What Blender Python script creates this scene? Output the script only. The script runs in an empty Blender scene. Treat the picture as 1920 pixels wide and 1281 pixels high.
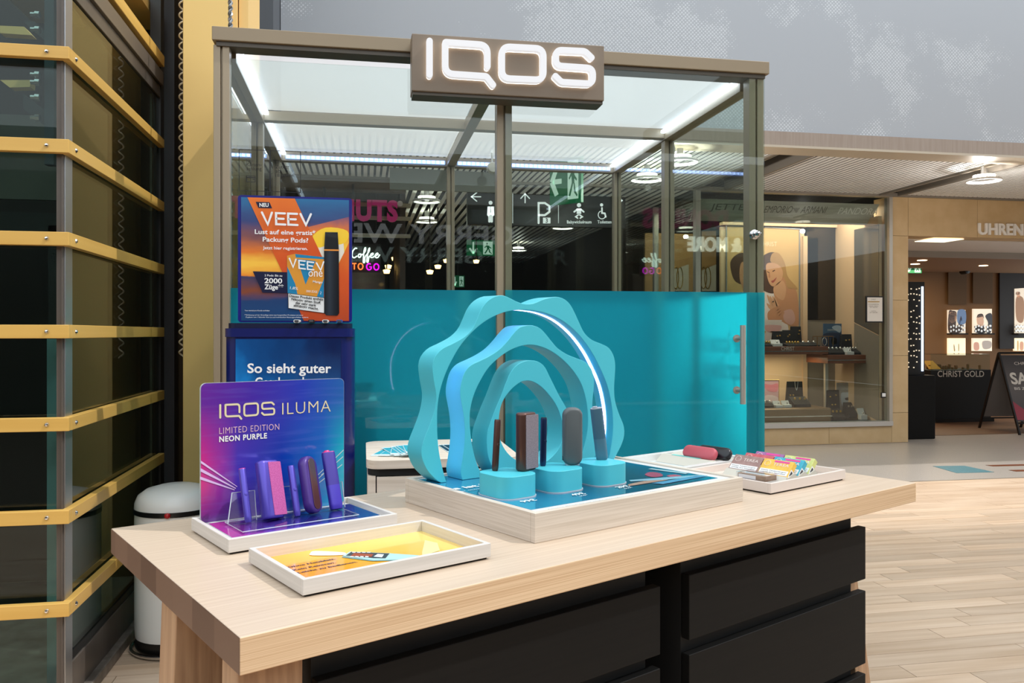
import bpy, bmesh, math, random
from mathutils import Vector, Matrix
random.seed(11)
sc = bpy.context.scene
COL = sc.collection
# ------------------------------------------------------------------ camera, world, sun, exposure
FPX, CXP, HYP, HC = 1530., 960., 625., 1.32
YAW = math.atan(280 / FPX)
CA, SA = math.cos(YAW), math.sin(YAW)
cam = bpy.data.cameras.new('camera'); cam_o = bpy.data.objects.new('camera', cam); COL.objects.link(cam_o)
cam_o.location = (0, 0, HC); cam_o.rotation_euler = (math.pi / 2, 0, -YAW)
cam.sensor_width = 36; cam.lens = FPX / 1920 * 36; cam.shift_y = (HYP - 640.5) / 1920
cam.clip_start = .05; cam.clip_end = 200
sc.camera = cam_o
W = bpy.data.worlds.new('world'); sc.world = W; W.use_nodes = True
W.node_tree.nodes['Background'].inputs[0].default_value = (.88, .95, 1.0, 1)
W.node_tree.nodes['Background'].inputs[1].default_value = 1.6
sl = bpy.data.lights.new('sun', 'SUN'); sun = bpy.data.objects.new('sun', sl); COL.objects.link(sun)
sl.energy = 1.75; sl.angle = math.radians(1.2); sl.color = (1, .97, .93)
_el = math.radians(52); _h = Vector((.95, -.30, 0)).normalized() * math.cos(_el)
sun.rotation_euler = Vector((_h.x, _h.y, math.sin(_el))).to_track_quat('Z', 'Y').to_euler()
vs = sc.view_settings
vs.view_transform = 'Standard'; vs.look = 'None'; vs.gamma = 1; vs.use_curve_mapping = False
vs.exposure = 0.25
sc.cycles.max_bounces = 10; sc.cycles.transparent_max_bounces = 24; sc.cycles.glossy_bounces = 5
sc.cycles.caustics_reflective = False; sc.cycles.caustics_refractive = False
sc.cycles.sample_clamp_indirect = 6

# ------------------------------------------------------------------ geometry helpers
def c2w(xc, d): return Vector((xc * CA + d * SA, -xc * SA + d * CA, 0))
def ray(px, py):
    v = c2w((px - CXP) / FPX, 1.0); v.z = -(py - HYP) / FPX
    return v
class PL:                                   # a real plane in the scene, hit by sight lines
    def __init__(s, O, n): s.O = Vector(O); s.n = Vector(n).normalized()
    def __call__(s, px, py, off=0):
        o = Vector((0, 0, HC)); d = ray(px, py)
        return o + d * ((s.O - o).dot(s.n) / d.dot(s.n)) + s.n * off
def YP(Y): return PL((0, Y, 0), (0, -1, 0))
def XPL(X, sgn=-1): return PL((X, 0, 0), (sgn, 0, 0))
def ZP(z): return PL((0, 0, z), (0, 0, 1))
def K(ox, oy, s): return lambda x, y: (ox + x / s, oy + y / s)
TZ = .90
TA = ZP(TZ)(449, 1196); TB = ZP(TZ)(1718, 905)
TH = math.atan2(TB.y - TA.y, TB.x - TA.x); CT, ST = math.cos(TH), math.sin(TH)
def T(u, v, z=TZ): return Vector((TA.x + u * CT - v * ST, TA.y + u * ST + v * CT, z))
def uv(p): d = p - TA; return d.x * CT + d.y * ST, -d.x * ST + d.y * CT
def VP(v): return PL(T(0, v, 0), (ST, -CT, 0))

class MB:
    def __init__(s): s.v = []; s.f = []; s.m = []; s.mi = 0
    def add(s, vs_, fs):
        n = len(s.v); s.v += [Vector(p) for p in vs_]
        for f in fs: s.f.append([n + i for i in f]); s.m.append(s.mi)
        return s
    def box(s, x0, x1, y0, y1, z0, z1):
        return s.add([(x, y, z) for x in (x0, x1) for y in (y0, y1) for z in (z0, z1)],
                     [(0, 1, 3, 2), (4, 6, 7, 5), (0, 4, 5, 1), (2, 3, 7, 6), (0, 2, 6, 4), (1, 5, 7, 3)])
    def prism(s, pts, vec):
        n = len(pts); vec = Vector(vec); pts = [Vector(p) for p in pts]
        return s.add(pts + [p + vec for p in pts], [tuple(range(n))[::-1], tuple(range(n, 2 * n))] +
                     [(i, (i + 1) % n, n + (i + 1) % n, n + i) for i in range(n)])
    def poly(s, pts): return s.add(pts, [tuple(range(len(pts)))])
    def loft(s, rings, caps=True):
        n = len(rings[0]); vs_ = [p for r in rings for p in r]; fs = []
        for k in range(len(rings) - 1):
            for i in range(n):
                j = (i + 1) % n; fs.append((k * n + i, k * n + j, (k + 1) * n + j, (k + 1) * n + i))
        if caps: fs += [tuple(range(n))[::-1], tuple(range((len(rings) - 1) * n, len(rings) * n))]
        return s.add(vs_, fs)
    def lathe(s, prof, c=(0, 0, 0), n=24, axis='z'):
        def P(r, z, a):
            if axis == 'z': return Vector(c) + Vector((r * math.cos(a), r * math.sin(a), z))
            if axis == 'y': return Vector(c) + Vector((r * math.cos(a), z, r * math.sin(a)))
            return Vector(c) + Vector((z, r * math.cos(a), r * math.sin(a)))
        return s.loft([[P(r, z, 2 * math.pi * i / n) for i in range(n)] for r, z in prof])
    def tube(s, path, r, n=8, closed=False):
        path = [Vector(p) for p in path]; rings = []; N = len(path); up = None
        for i, p in enumerate(path):
            if closed: t = path[(i + 1) % N] - path[i - 1]
            else: t = path[min(i + 1, N - 1)] - path[max(i - 1, 0)]
            t.normalize()
            if up is None: up = t.orthogonal().normalized()
            up = (up - t * up.dot(t)).normalized(); b = t.cross(up)
            rings.append([p + (up * math.cos(2 * math.pi * k / n) + b * math.sin(2 * math.pi * k / n)) * r for k in range(n)])
        if closed: rings.append(rings[0])
        return s.loft(rings, not closed)
    def build(s, name, mat, parent=None, smooth=None, bevel=0, seg=2, world=True, recalc=True):
        me = bpy.data.meshes.new(name); vs_ = s.v
        if parent is not None and world:
            I = INV[parent.name]; vs_ = [I @ p for p in s.v]
        me.from_pydata([tuple(p) for p in vs_], [], s.f)
        for m in (mat if isinstance(mat, (list, tuple)) else [mat]): me.materials.append(m)
        me.polygons.foreach_set('material_index', s.m)
        if recalc:
            bm = bmesh.new(); bm.from_mesh(me); bmesh.ops.recalc_face_normals(bm, faces=bm.faces); bm.to_mesh(me); bm.free()
        if smooth is not None:
            me.polygons.foreach_set('use_smooth', [True] * len(me.polygons)); me.set_sharp_from_angle(angle=math.radians(smooth))
        o = bpy.data.objects.new(name, me); COL.objects.link(o)
        if parent is not None: o.parent = parent; INV[o.name] = INV[parent.name]
        else: INV[o.name] = Matrix.Identity(4)
        if bevel:
            b = o.modifiers.new('edge', 'BEVEL'); b.width = bevel; b.segments = seg; b.limit_method = 'ANGLE'; b.angle_limit = math.radians(40)
            if smooth is None:
                me.polygons.foreach_set('use_smooth', [True] * len(me.polygons)); me.set_sharp_from_angle(angle=math.radians(35)); b.harden_normals = True
        return o
INV = {}
def tag(o, label=None, cat=None, group=None, kind=None):
    if label: o['label'] = label
    if cat: o['category'] = cat
    if group: o['group'] = group
    if kind: o['kind'] = kind
    return o
def thing(name, label, cat, loc=(0, 0, 0), rz=0, group=None, rot=None):
    o = bpy.data.objects.new(name, None); COL.objects.link(o); o.empty_display_size = .05
    M_ = Matrix.Translation(Vector(loc)) @ (rot if rot else Matrix.Rotation(rz, 4, 'Z'))
    o.location = loc; o.rotation_euler = M_.to_euler(); INV[o.name] = M_.inverted()
    return tag(o, label, cat, group)
def dup(root, loc, rot=None, label=None):
    r = root.copy(); COL.objects.link(r); r.location = loc
    if rot is not None: r.rotation_euler = rot
    if label: r['label'] = label
    for ch in list(root.children):
        c = ch.copy(); COL.objects.link(c); c.parent = r
        for g in ch.children:
            d = g.copy(); COL.objects.link(d); d.parent = c
    return r
def rrect(w, h, r, n=5, cx=0, cy=0):
    pts = []
    for sx, sy, a0 in ((1, 1, 0), (-1, 1, 90), (-1, -1, 180), (1, -1, 270)):
        for k in range(n + 1):
            a = math.radians(a0 + 90 * k / n)
            pts.append((cx + sx * (w / 2 - r) + r * math.cos(a), cy + sy * (h / 2 - r) + r * math.sin(a)))
    return pts
def spline(P, n=8, closed=False):
    P = [Vector(p) for p in P]; N = len(P); out = []
    rng = range(N if closed else N - 1)
    for i in rng:
        if closed: a, b, c, d = P[i - 1], P[i], P[(i + 1) % N], P[(i + 2) % N]
        else: a, b, c, d = P[max(i - 1, 0)], P[i], P[i + 1], P[min(i + 2, N - 1)]
        for k in range(n):
            t = k / n
            out.append(.5 * ((2 * b) + (c - a) * t + (2 * a - 5 * b + 4 * c - d) * t * t + (3 * b - a - 3 * c + d) * t ** 3))
    if not closed: out.append(P[-1])
    return out
def round_path(pts, r, n=7, closed=False):
    pts = [Vector(p) for p in pts]; N = len(pts); out = []
    if not isinstance(r, (list, tuple)): r = [r] * N
    for i, p in enumerate(pts):
        if not closed and i in (0, N - 1): out.append(p); continue
        a = pts[i - 1] - p; b = pts[(i + 1) % N] - p; rr = min(r[i], a.length * .5, b.length * .5)
        if rr <= 1e-6: out.append(p); continue
        A_ = p + a.normalized() * rr; B_ = p + b.normalized() * rr
        for k in range(n + 1):
            t = k / n; q1 = A_.lerp(p, t * 1); q2 = p.lerp(B_, t * 1); out.append(q1.lerp(q2, t))
    return out
def stroke_sides(path, w, closed):
    N = len(path); L = []; R = []
    for i in range(N):
        a = (path[i] - path[i - 1]) if (closed or i > 0) else None
        b = (path[(i + 1) % N] - path[i]) if (closed or i < N - 1) else None
        if a is None or a.length < 1e-9: a = b
        if b is None or b.length < 1e-9: b = a
        a = a.normalized(); b = b.normalized(); t = (a + b)
        t = t.normalized() if t.length > 1e-6 else a
        nrm = Vector((-t.y, t.x)); k = 1 / max(.5, nrm.dot(Vector((-a.y, a.x))))
        L.append(path[i] + nrm * (w / 2 * k)); R.append(path[i] - nrm * (w / 2 * k))
    return L, R
def add_stroke(mb, path, w, fr, depth=0, closed=False, cap=6):
    """ribbon of width w along a 2D path; fr(x,y)->3D base ; extruded by vector depth; round ends"""
    P_ = [Vector((p[0], p[1])) for p in path]; path = [P_[0]]
    for p in P_[1:]:
        if (p - path[-1]).length > 1e-6: path.append(p)
    if not closed:                                  # round ends as narrowing cross sections
        ts = (path[0] - path[1]).normalized(); te = (path[-1] - path[-2]).normalized()
    L, R = stroke_sides(path, w, closed)
    if not closed:
        def cp_(p, t):
            n_ = Vector((-t.y, t.x)); out = []
            for k in range(1, cap + 1):
                a = math.pi / 2 * k / cap; c = math.cos(a) if k < cap else .06
                out.append((p + t * (w / 2 * math.sin(a)) + n_ * (w / 2 * c), p + t * (w / 2 * math.sin(a)) - n_ * (w / 2 * c)))
            return out
        e = cp_(path[-1], te); L = L + [q[0] for q in e]; R = R + [q[1] for q in e]
        b = cp_(path[0], ts); L = [q[1] for q in b][::-1] + L; R = [q[0] for q in b][::-1] + R
    N = len(L); A_ = [fr(*p) for p in L]; B_ = [fr(*p) for p in R]; M_ = N if closed else N - 1; fs = []
    if depth:
        d = Vector(depth); vs_ = A_ + B_ + [p + d for p in A_] + [p + d for p in B_]
        for i in range(M_):
            j = (i + 1) % N
            fs += [(i, j, N + j, N + i), (2 * N + i, 3 * N + i, 3 * N + j, 2 * N + j), (i, 2 * N + i, 2 * N + j, j), (N + i, N + j, 3 * N + j, 3 * N + i)]
        if not closed: fs += [(0, N, 3 * N, 2 * N), (N - 1, 3 * N - 1, 4 * N - 1, 2 * N - 1)]
        mb.add(vs_, fs)
    else: mb.add(A_ + B_, [(i, (i + 1) % N, N + (i + 1) % N, N + i) for i in range(M_)])
ORD = ('first', 'second', 'third', 'fourth', 'fifth', 'sixth', 'seventh', 'eighth', 'ninth')
_TC = {}
def text_geo(s, bold=0., spacing=1., extrude=0., res=3):
    k = (s, bold, spacing, extrude)
    if k in _TC: return _TC[k]
    cu = bpy.data.curves.new('lettering', 'FONT'); cu.body = s; cu.size = 1; cu.offset = bold; cu.space_character = spacing
    cu.extrude = extrude; cu.resolution_u = res; cu.fill_mode = 'BOTH'
    ob = bpy.data.objects.new('lettering', cu); me = bpy.data.meshes.new_from_object(ob)
    V = [v.co.copy() for v in me.vertices]; Fs = [tuple(p.vertices) for p in me.polygons]
    bpy.data.objects.remove(ob); bpy.data.meshes.remove(me); bpy.data.curves.remove(cu)
    x0 = min(v.x for v in V); x1 = max(v.x for v in V)
    V = [Vector((v.x - x0, v.y, v.z)) for v in V]; _TC[k] = (V, Fs, x1 - x0)
    return _TC[k]
CAPH = None
def capheight():
    global CAPH
    if CAPH is None: CAPH = max(v.y for v in text_geo('H')[0])
    return CAPH
def put_text(mb, s, P0, P1, n, cap=None, bold=0., spacing=1., extrude=0., off=.0012, mirror=False):
    """writes s from P0 to P1 (3D baseline ends) in the plane with normal n"""
    V, Fs, w = text_geo(s, bold, spacing, extrude); n = Vector(n).normalized()
    r = Vector(P1) - Vector(P0); up = n.cross(r).normalized(); k = r.length / w; kx = r / w
    ky = (cap / capheight()) if cap else k
    mb.add([Vector(P0) + kx * v.x + up * (v.y * ky) + n * (v.z * k + off) for v in V], Fs)
def text_px(mb, pl, s, a, b, cap=None, **kw):
    P0, P1 = pl(*a), pl(*b); c = None
    if cap:
        c = (pl(a[0], a[1] - cap) - P0).length
    put_text(mb, s, P0, P1, pl.n, c, **kw)

# ------------------------------------------------------------------ materials
def lin(c):
    r = [((x / 255) / 12.92 if x / 255 <= .04045 else ((x / 255 + .055) / 1.055) ** 2.4) for x in c]
    return (r[0], r[1], r[2], 1)
MATS = {}
def nn(nt, t, **k):
    n = nt.nodes.new(t)
    for a, b in k.items(): setattr(n, a, b)
    return n
def mat(name, c, rough=.5, metal=0., spec=.5, emit=0., ec=None, c2=None, scale=(8, 8, 8), ns=1., coat=0., bump=0., rnd=0., lo=.35, hi=.65, detail=4., trans=0.):
    if name in MATS: return MATS[name]
    m = bpy.data.materials.new(name); m.use_nodes = True; nt = m.node_tree; L = nt.links
    b = nt.nodes['Principled BSDF']
    b.inputs['Base Color'].default_value = lin(c); b.inputs['Roughness'].default_value = rough; b.inputs['Metallic'].default_value = metal
    b.inputs['Specular IOR Level'].default_value = spec; b.inputs['Coat Weight'].default_value = coat
    if emit: b.inputs['Emission Color'].default_value = lin(ec or c); b.inputs['Emission Strength'].default_value = emit
    tc = nn(nt, 'ShaderNodeTexCoord'); col = None
    if c2 or bump:
        mp = nn(nt, 'ShaderNodeMapping'); mp.inputs['Scale'].default_value = scale; L.new(tc.outputs['Object'], mp.inputs['Vector'])
        no = nn(nt, 'ShaderNodeTexNoise'); no.inputs['Scale'].default_value = ns; no.inputs['Detail'].default_value = detail
        if rnd:
            oi0 = nn(nt, 'ShaderNodeObjectInfo'); ad = nn(nt, 'ShaderNodeVectorMath', operation='MULTIPLY_ADD')
            cb0 = nn(nt, 'ShaderNodeCombineXYZ'); L.new(oi0.outputs['Random'], cb0.inputs[0]); L.new(oi0.outputs['Random'], cb0.inputs[1]); L.new(oi0.outputs['Random'], cb0.inputs[2])
            ad.inputs[1].default_value = (97, 53, 31); L.new(cb0.outputs[0], ad.inputs[0]); L.new(mp.outputs[0], ad.inputs[2]); L.new(ad.outputs[0], no.inputs['Vector'])
        else: L.new(mp.outputs[0], no.inputs['Vector'])
        if c2:
            r = nn(nt, 'ShaderNodeValToRGB'); r.color_ramp.elements[0].position = lo; r.color_ramp.elements[1].position = hi
            r.color_ramp.elements[0].color = lin(c); r.color_ramp.elements[1].color = lin(c2)
            L.new(no.outputs['Fac'], r.inputs['Fac']); col = r.outputs['Color']
        if bump:
            bp = nn(nt, 'ShaderNodeBump'); bp.inputs['Strength'].default_value = bump; bp.inputs['Distance'].default_value = .002
            L.new(no.outputs['Fac'], bp.inputs['Height']); L.new(bp.outputs[0], b.inputs['Normal'])
    if rnd:
        oi = nn(nt, 'ShaderNodeObjectInfo'); hs = nn(nt, 'ShaderNodeHueSaturation'); mr = nn(nt, 'ShaderNodeMapRange')
        mr.inputs['To Min'].default_value = 1 - rnd; mr.inputs['To Max'].default_value = 1 + rnd * .6
        L.new(oi.outputs['Random'], mr.inputs['Value']); L.new(mr.outputs[0], hs.inputs['Value'])
        if col: L.new(col, hs.inputs['Color'])
        else: hs.inputs['Color'].default_value = lin(c)
        col = hs.outputs[0]
    if col: L.new(col, b.inputs['Base Color'])
    MATS[name] = m; return m
def ramp_mat(name, stops, axis='Z', rough=.25, emit=0., noise=0., nscale=4., stretch=(1, 1, 1), coat=.3):
    """colours printed across a sheet along one of its own axes, bent by noise"""
    m = bpy.data.materials.new(name); m.use_nodes = True; nt = m.node_tree; L = nt.links; b = nt.nodes['Principled BSDF']
    tc = nn(nt, 'ShaderNodeTexCoord'); sp = nn(nt, 'ShaderNodeSeparateXYZ'); L.new(tc.outputs['Generated'], sp.inputs[0])
    val = sp.outputs['XYZ'.index(axis[0])]
    if len(axis) > 1:
        ma = nn(nt, 'ShaderNodeMath', operation='MULTIPLY_ADD'); L.new(sp.outputs['XYZ'.index(axis[1])], ma.inputs[0]); ma.inputs[1].default_value = .6; L.new(val, ma.inputs[2])
        mb_ = nn(nt, 'ShaderNodeMath', operation='MULTIPLY'); L.new(ma.outputs[0], mb_.inputs[0]); mb_.inputs[1].default_value = 1 / 1.6; val = mb_.outputs[0]
    if noise:
        mp = nn(nt, 'ShaderNodeMapping'); mp.inputs['Scale'].default_value = stretch; L.new(tc.outputs['Generated'], mp.inputs[0])
        no = nn(nt, 'ShaderNodeTexNoise'); no.inputs['Scale'].default_value = nscale; no.inputs['Detail'].default_value = 5; L.new(mp.outputs[0], no.inputs['Vector'])
        ma = nn(nt, 'ShaderNodeMath', operation='MULTIPLY_ADD'); L.new(no.outputs['Fac'], ma.inputs[0]); ma.inputs[1].default_value = noise; L.new(val, ma.inputs[2])
        su = nn(nt, 'ShaderNodeMath', operation='SUBTRACT'); L.new(ma.outputs[0], su.inputs[0]); su.inputs[1].default_value = noise / 2; val = su.outputs[0]
    r = nn(nt, 'ShaderNodeValToRGB'); e = r.color_ramp.elements
    while len(e) < len(stops): e.new(.5)
    for i, (p, c) in enumerate(stops): e[i].position = p; e[i].color = lin(c)
    L.new(val, r.inputs['Fac']); L.new(r.outputs[0], b.inputs['Base Color'])
    b.inputs['Roughness'].default_value = rough; b.inputs['Coat Weight'].default_value = coat; b.inputs['Coat Roughness'].default_value = .05
    if emit: L.new(r.outputs[0], b.inputs['Emission Color']); b.inputs['Emission Strength'].default_value = emit
    return m
def schlick(nt, f0=.04):
    g = nn(nt, 'ShaderNodeNewGeometry'); d = nn(nt, 'ShaderNodeVectorMath', operation='DOT_PRODUCT'); L = nt.links
    L.new(g.outputs['Incoming'], d.inputs[0]); L.new(g.outputs['Normal'], d.inputs[1])
    a = nn(nt, 'ShaderNodeMath', operation='ABSOLUTE'); L.new(d.outputs['Value'], a.inputs[0])
    s_ = nn(nt, 'ShaderNodeMath', operation='SUBTRACT', use_clamp=True); s_.inputs[0].default_value = 1; L.new(a.outputs[0], s_.inputs[1])
    p = nn(nt, 'ShaderNodeMath', operation='POWER'); L.new(s_.outputs[0], p.inputs[0]); p.inputs[1].default_value = 5
    m_ = nn(nt, 'ShaderNodeMath', operation='MULTIPLY_ADD'); L.new(p.outputs[0], m_.inputs[0]); m_.inputs[1].default_value = 1 - f0; m_.inputs[2].default_value = f0
    return m_.outputs[0]
def glass(name, tint=(240, 246, 244), f0=.04, rough=0.):
    m = bpy.data.materials.new(name); m.use_nodes = True; nt = m.node_tree; L = nt.links; nt.nodes.remove(nt.nodes['Principled BSDF'])
    t = nn(nt, 'ShaderNodeBsdfTransparent'); t.inputs[0].default_value = lin(tint)
    g = nn(nt, 'ShaderNodeBsdfGlossy'); g.inputs['Roughness'].default_value = rough
    x = nn(nt, 'ShaderNodeMixShader'); L.new(schlick(nt, f0), x.inputs[0]); L.new(t.outputs[0], x.inputs[1]); L.new(g.outputs[0], x.inputs[2])
    L.new(x.outputs[0], nt.nodes['Material Output'].inputs[0]); return m
def film(name, c, clear=.45, blur=.22):
    m = bpy.data.materials.new(name); m.use_nodes = True; nt = m.node_tree; L = nt.links; nt.nodes.remove(nt.nodes['Principled BSDF'])
    d = nn(nt, 'ShaderNodeBsdfDiffuse'); d.inputs[0].default_value = lin(c)
    tl = nn(nt, 'ShaderNodeBsdfTranslucent'); tl.inputs[0].default_value = lin(c)
    a = nn(nt, 'ShaderNodeMixShader'); a.inputs[0].default_value = .45; L.new(d.outputs[0], a.inputs[1]); L.new(tl.outputs[0], a.inputs[2])
    r = nn(nt, 'ShaderNodeBsdfRefraction'); r.inputs['Roughness'].default_value = blur; r.inputs['IOR'].default_value = 1.6
    cc = [min(255, x + 60) for x in c]; r.inputs[0].default_value = lin(cc)
    b = nn(nt, 'ShaderNodeMixShader'); b.inputs[0].default_value = clear; L.new(a.outputs[0], b.inputs[1]); L.new(r.outputs[0], b.inputs[2])
    g = nn(nt, 'ShaderNodeBsdfGlossy'); g.inputs['Roughness'].default_value = .03
    x = nn(nt, 'ShaderNodeMixShader'); L.new(schlick(nt, .035), x.inputs[0]); L.new(b.outputs[0], x.inputs[1]); L.new(g.outputs[0], x.inputs[2])
    L.new(x.outputs[0], nt.nodes['Material Output'].inputs[0]); return m
def cloth_mat(name, c):
    m = bpy.data.materials.new(name); m.use_nodes = True; nt = m.node_tree; L = nt.links; nt.nodes.remove(nt.nodes['Principled BSDF'])
    d = nn(nt, 'ShaderNodeBsdfDiffuse'); d.inputs[0].default_value = lin(c); tl = nn(nt, 'ShaderNodeBsdfTranslucent'); tl.inputs[0].default_value = lin(c)
    a = nn(nt, 'ShaderNodeMixShader'); a.inputs[0].default_value = .68; L.new(d.outputs[0], a.inputs[1]); L.new(tl.outputs[0], a.inputs[2])
    t = nn(nt, 'ShaderNodeBsdfTransparent'); b = nn(nt, 'ShaderNodeMixShader'); b.inputs[0].default_value = .34; L.new(a.outputs[0], b.inputs[1]); L.new(t.outputs[0], b.inputs[2])
    L.new(b.outputs[0], nt.nodes['Material Output'].inputs[0]); return m
def emis(name, c, s):
    return mat(name, c, rough=.4, emit=s)

wood_top = mat('pale_ash', (192, 170, 148), .42, c2=(206, 187, 166), scale=(1.6, 110, 110), ns=1., lo=.3, hi=.7)
wood_front = mat('ash_edge', (198, 162, 124), .5, c2=(226, 196, 160), scale=(1.2, 60, 420), ns=1., lo=.35, hi=.62)
wood_leg = mat('ash_leg', (160, 124, 94), .5, c2=(186, 150, 116), scale=(90, 90, 2), ns=1.)
white_oak = mat('whitewashed_oak', (200, 194, 187), .45, c2=(213, 207, 201), scale=(3, 5, 200), ns=1., lo=.3, hi=.6)
tray_oak = mat('limed_oak', (196, 182, 166), .5, c2=(214, 202, 188), scale=(3, 5, 260), ns=1., lo=.32, hi=.6)
white_p = mat('white_paint', (214, 213, 210), .35)
cream_p = mat('cream_card', (200, 196, 184), .5)
black_w = mat('black_stained_wood', (8, 8, 8), .6, spec=.22, c2=(13, 12, 11), scale=(3, 60, 160))
black_p = mat('black_plastic', (16, 16, 17), .35)
black_m = mat('matt_black', (10, 10, 10), .7)
gold = mat('gold_paint', (214, 168, 84), .38, spec=.5, c2=(222, 178, 94), scale=(1, 1, 30), ns=1.)
gold_wall = mat('gold_panel', (246, 206, 128), .5)
taupe = mat('taupe_metal', (164, 148, 124), .38, metal=.1)
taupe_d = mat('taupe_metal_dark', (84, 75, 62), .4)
bronze = mat('dark_bronze', (84, 76, 70), .4, metal=.2, c2=(98, 90, 83), scale=(6, 6, 2))
steel = mat('brushed_steel', (192, 186, 176), .35, metal=.55)
alu = mat('aluminium', (178, 178, 180), .35, metal=.9)
chrome = mat('chrome', (215, 215, 215), .12, metal=1.)
dark_in = mat('dark_shaft', (38, 34, 30), .7)
dark_shop = mat('dark_shop_wall', (30, 24, 21), .7)
teal = mat('turquoise_lacquer', (76, 190, 206), .42, spec=.4)
clear = glass('clear_glass'); lift_glass = glass('lift_glass', (205, 218, 214), .11)
shop_glass = glass('shop_glass', (232, 238, 236), .04)
acrylic = glass('acrylic', (250, 250, 252), .06)
acryl_edge = mat('acrylic_edge', (190, 198, 206), .15)
film_m = film('teal_film', (50, 204, 234), .55, .2)
fabric = cloth_mat('roof_fabric', (243, 240, 242))
led = emis('led_white', (190, 210, 255), 7.0)
led_glow = emis('led_diffuser', (225, 235, 255), 5.0)
led_blue = emis('led_blue', (215, 190, 255), 7.0)
sign_w = mat('sign_letter', (150, 150, 156), .4, emit=.5, ec=(255, 255, 255))
white_t = mat('white_print', (240, 240, 240), .4)
black_t = mat('black_print', (22, 22, 24), .5)
navy = mat('navy_lacquer', (14, 24, 92), .3, coat=.3)
navy_d = mat('navy_dark', (12, 18, 54), .35)

# ------------------------------------------------------------------ floors
YT = 6.5                                      # timber gives way to terrazzo here
plank_m = mat('oak_plank', (210, 178, 146), .48, c2=(236, 210, 184), scale=(1.4, 22, 22), ns=1., rnd=.17, lo=.3, hi=.72)
fl = tag(MB().box(-9, 13, -8, YT, -.12, -.012).build('floor', mat('plank_joint', (64, 50, 38), .8)), kind='structure')
ROW = .112
def visible_floor(x, y):
    d = x * SA + y * CA
    if d < 1.2: return False
    px = CXP + FPX * (x * CA - y * SA) / d
    return (px > 1560 and px < 1960 and y > 2.6) or (px > 150 and px < 480 and y < 4.3)
rest = MB(); base_x = {}
PLM = {}
nrow = int((YT + .6) / ROW); cnt = 0
for r in range(nrow):
    y1 = YT - .004 - r * ROW; y0 = y1 - ROW + .0025
    x = -5.9 - random.random() * .8
    while x < 11.5:
        ln = random.choice((.62, .78, .9, 1.05)); 
        vis = any(visible_floor(x + ln * t, (y0 + y1) / 2) for t in (0, .5, 1)) and y0 < 5.4
        if vis and cnt < 290:
            if ln not in PLM:
                me_o = MB().box(0, ln - .003, 0, ROW - .0025, -.012, 0).build('plank', plank_m, fl, world=False)
                PLM[ln] = me_o.data; o = me_o
            else:
                o = bpy.data.objects.new('plank', PLM[ln]); COL.objects.link(o); o.parent = fl
            o.location = (x, y0, 0); cnt += 1
        elif x > -3 or y0 > 3:
            rest.box(x, x + ln - .003, y0, y1, -.012, 0)
        x += ln
def field_mat():
    m = mat('oak_plank_field', (206, 174, 144), .48, c2=(232, 206, 180), scale=(1.4, 9, 22), ns=1., lo=.3, hi=.72); return m
o = rest.build('plank_field', field_mat(), fl); o['kind'] = 'stuff'
terr = mat('terrazzo', (170, 160, 150), .3, c2=(194, 186, 178), scale=(160, 160, 160), ns=1., detail=2)
fl2 = tag(MB().box(-9, 14, YT, 24, -.12, -.001).build('floor', terr), kind='structure')
k = K(1560, 820, 2.778); z0 = ZP(.0)
MB().prism([z0(*k(*p)) for p in ((525, 151), (690, 149), (845, 182), (650, 187))], (0, 0, .0015)).build('inlay_tile', mat('blue_stone', (70, 128, 142), .3, c2=(92, 148, 160), scale=(60, 60, 60)), fl2)
for pts in (((800, 146), (1000, 141), (1060, 147), (840, 152)), ((920, 172), (1080, 167), (1120, 174), (960, 179))):
    MB().prism([z0(*k(*p)) for p in pts], (0, 0, .0015)).build('inlay_tile', mat('brown_stone', (122, 66, 36), .3), fl2)
MB().box(-6, 12, YT - .012, YT + .003, -.03, .001).build('joint_strip', mat('joint_metal', (110, 96, 80), .4, metal=.5), fl2)

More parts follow.
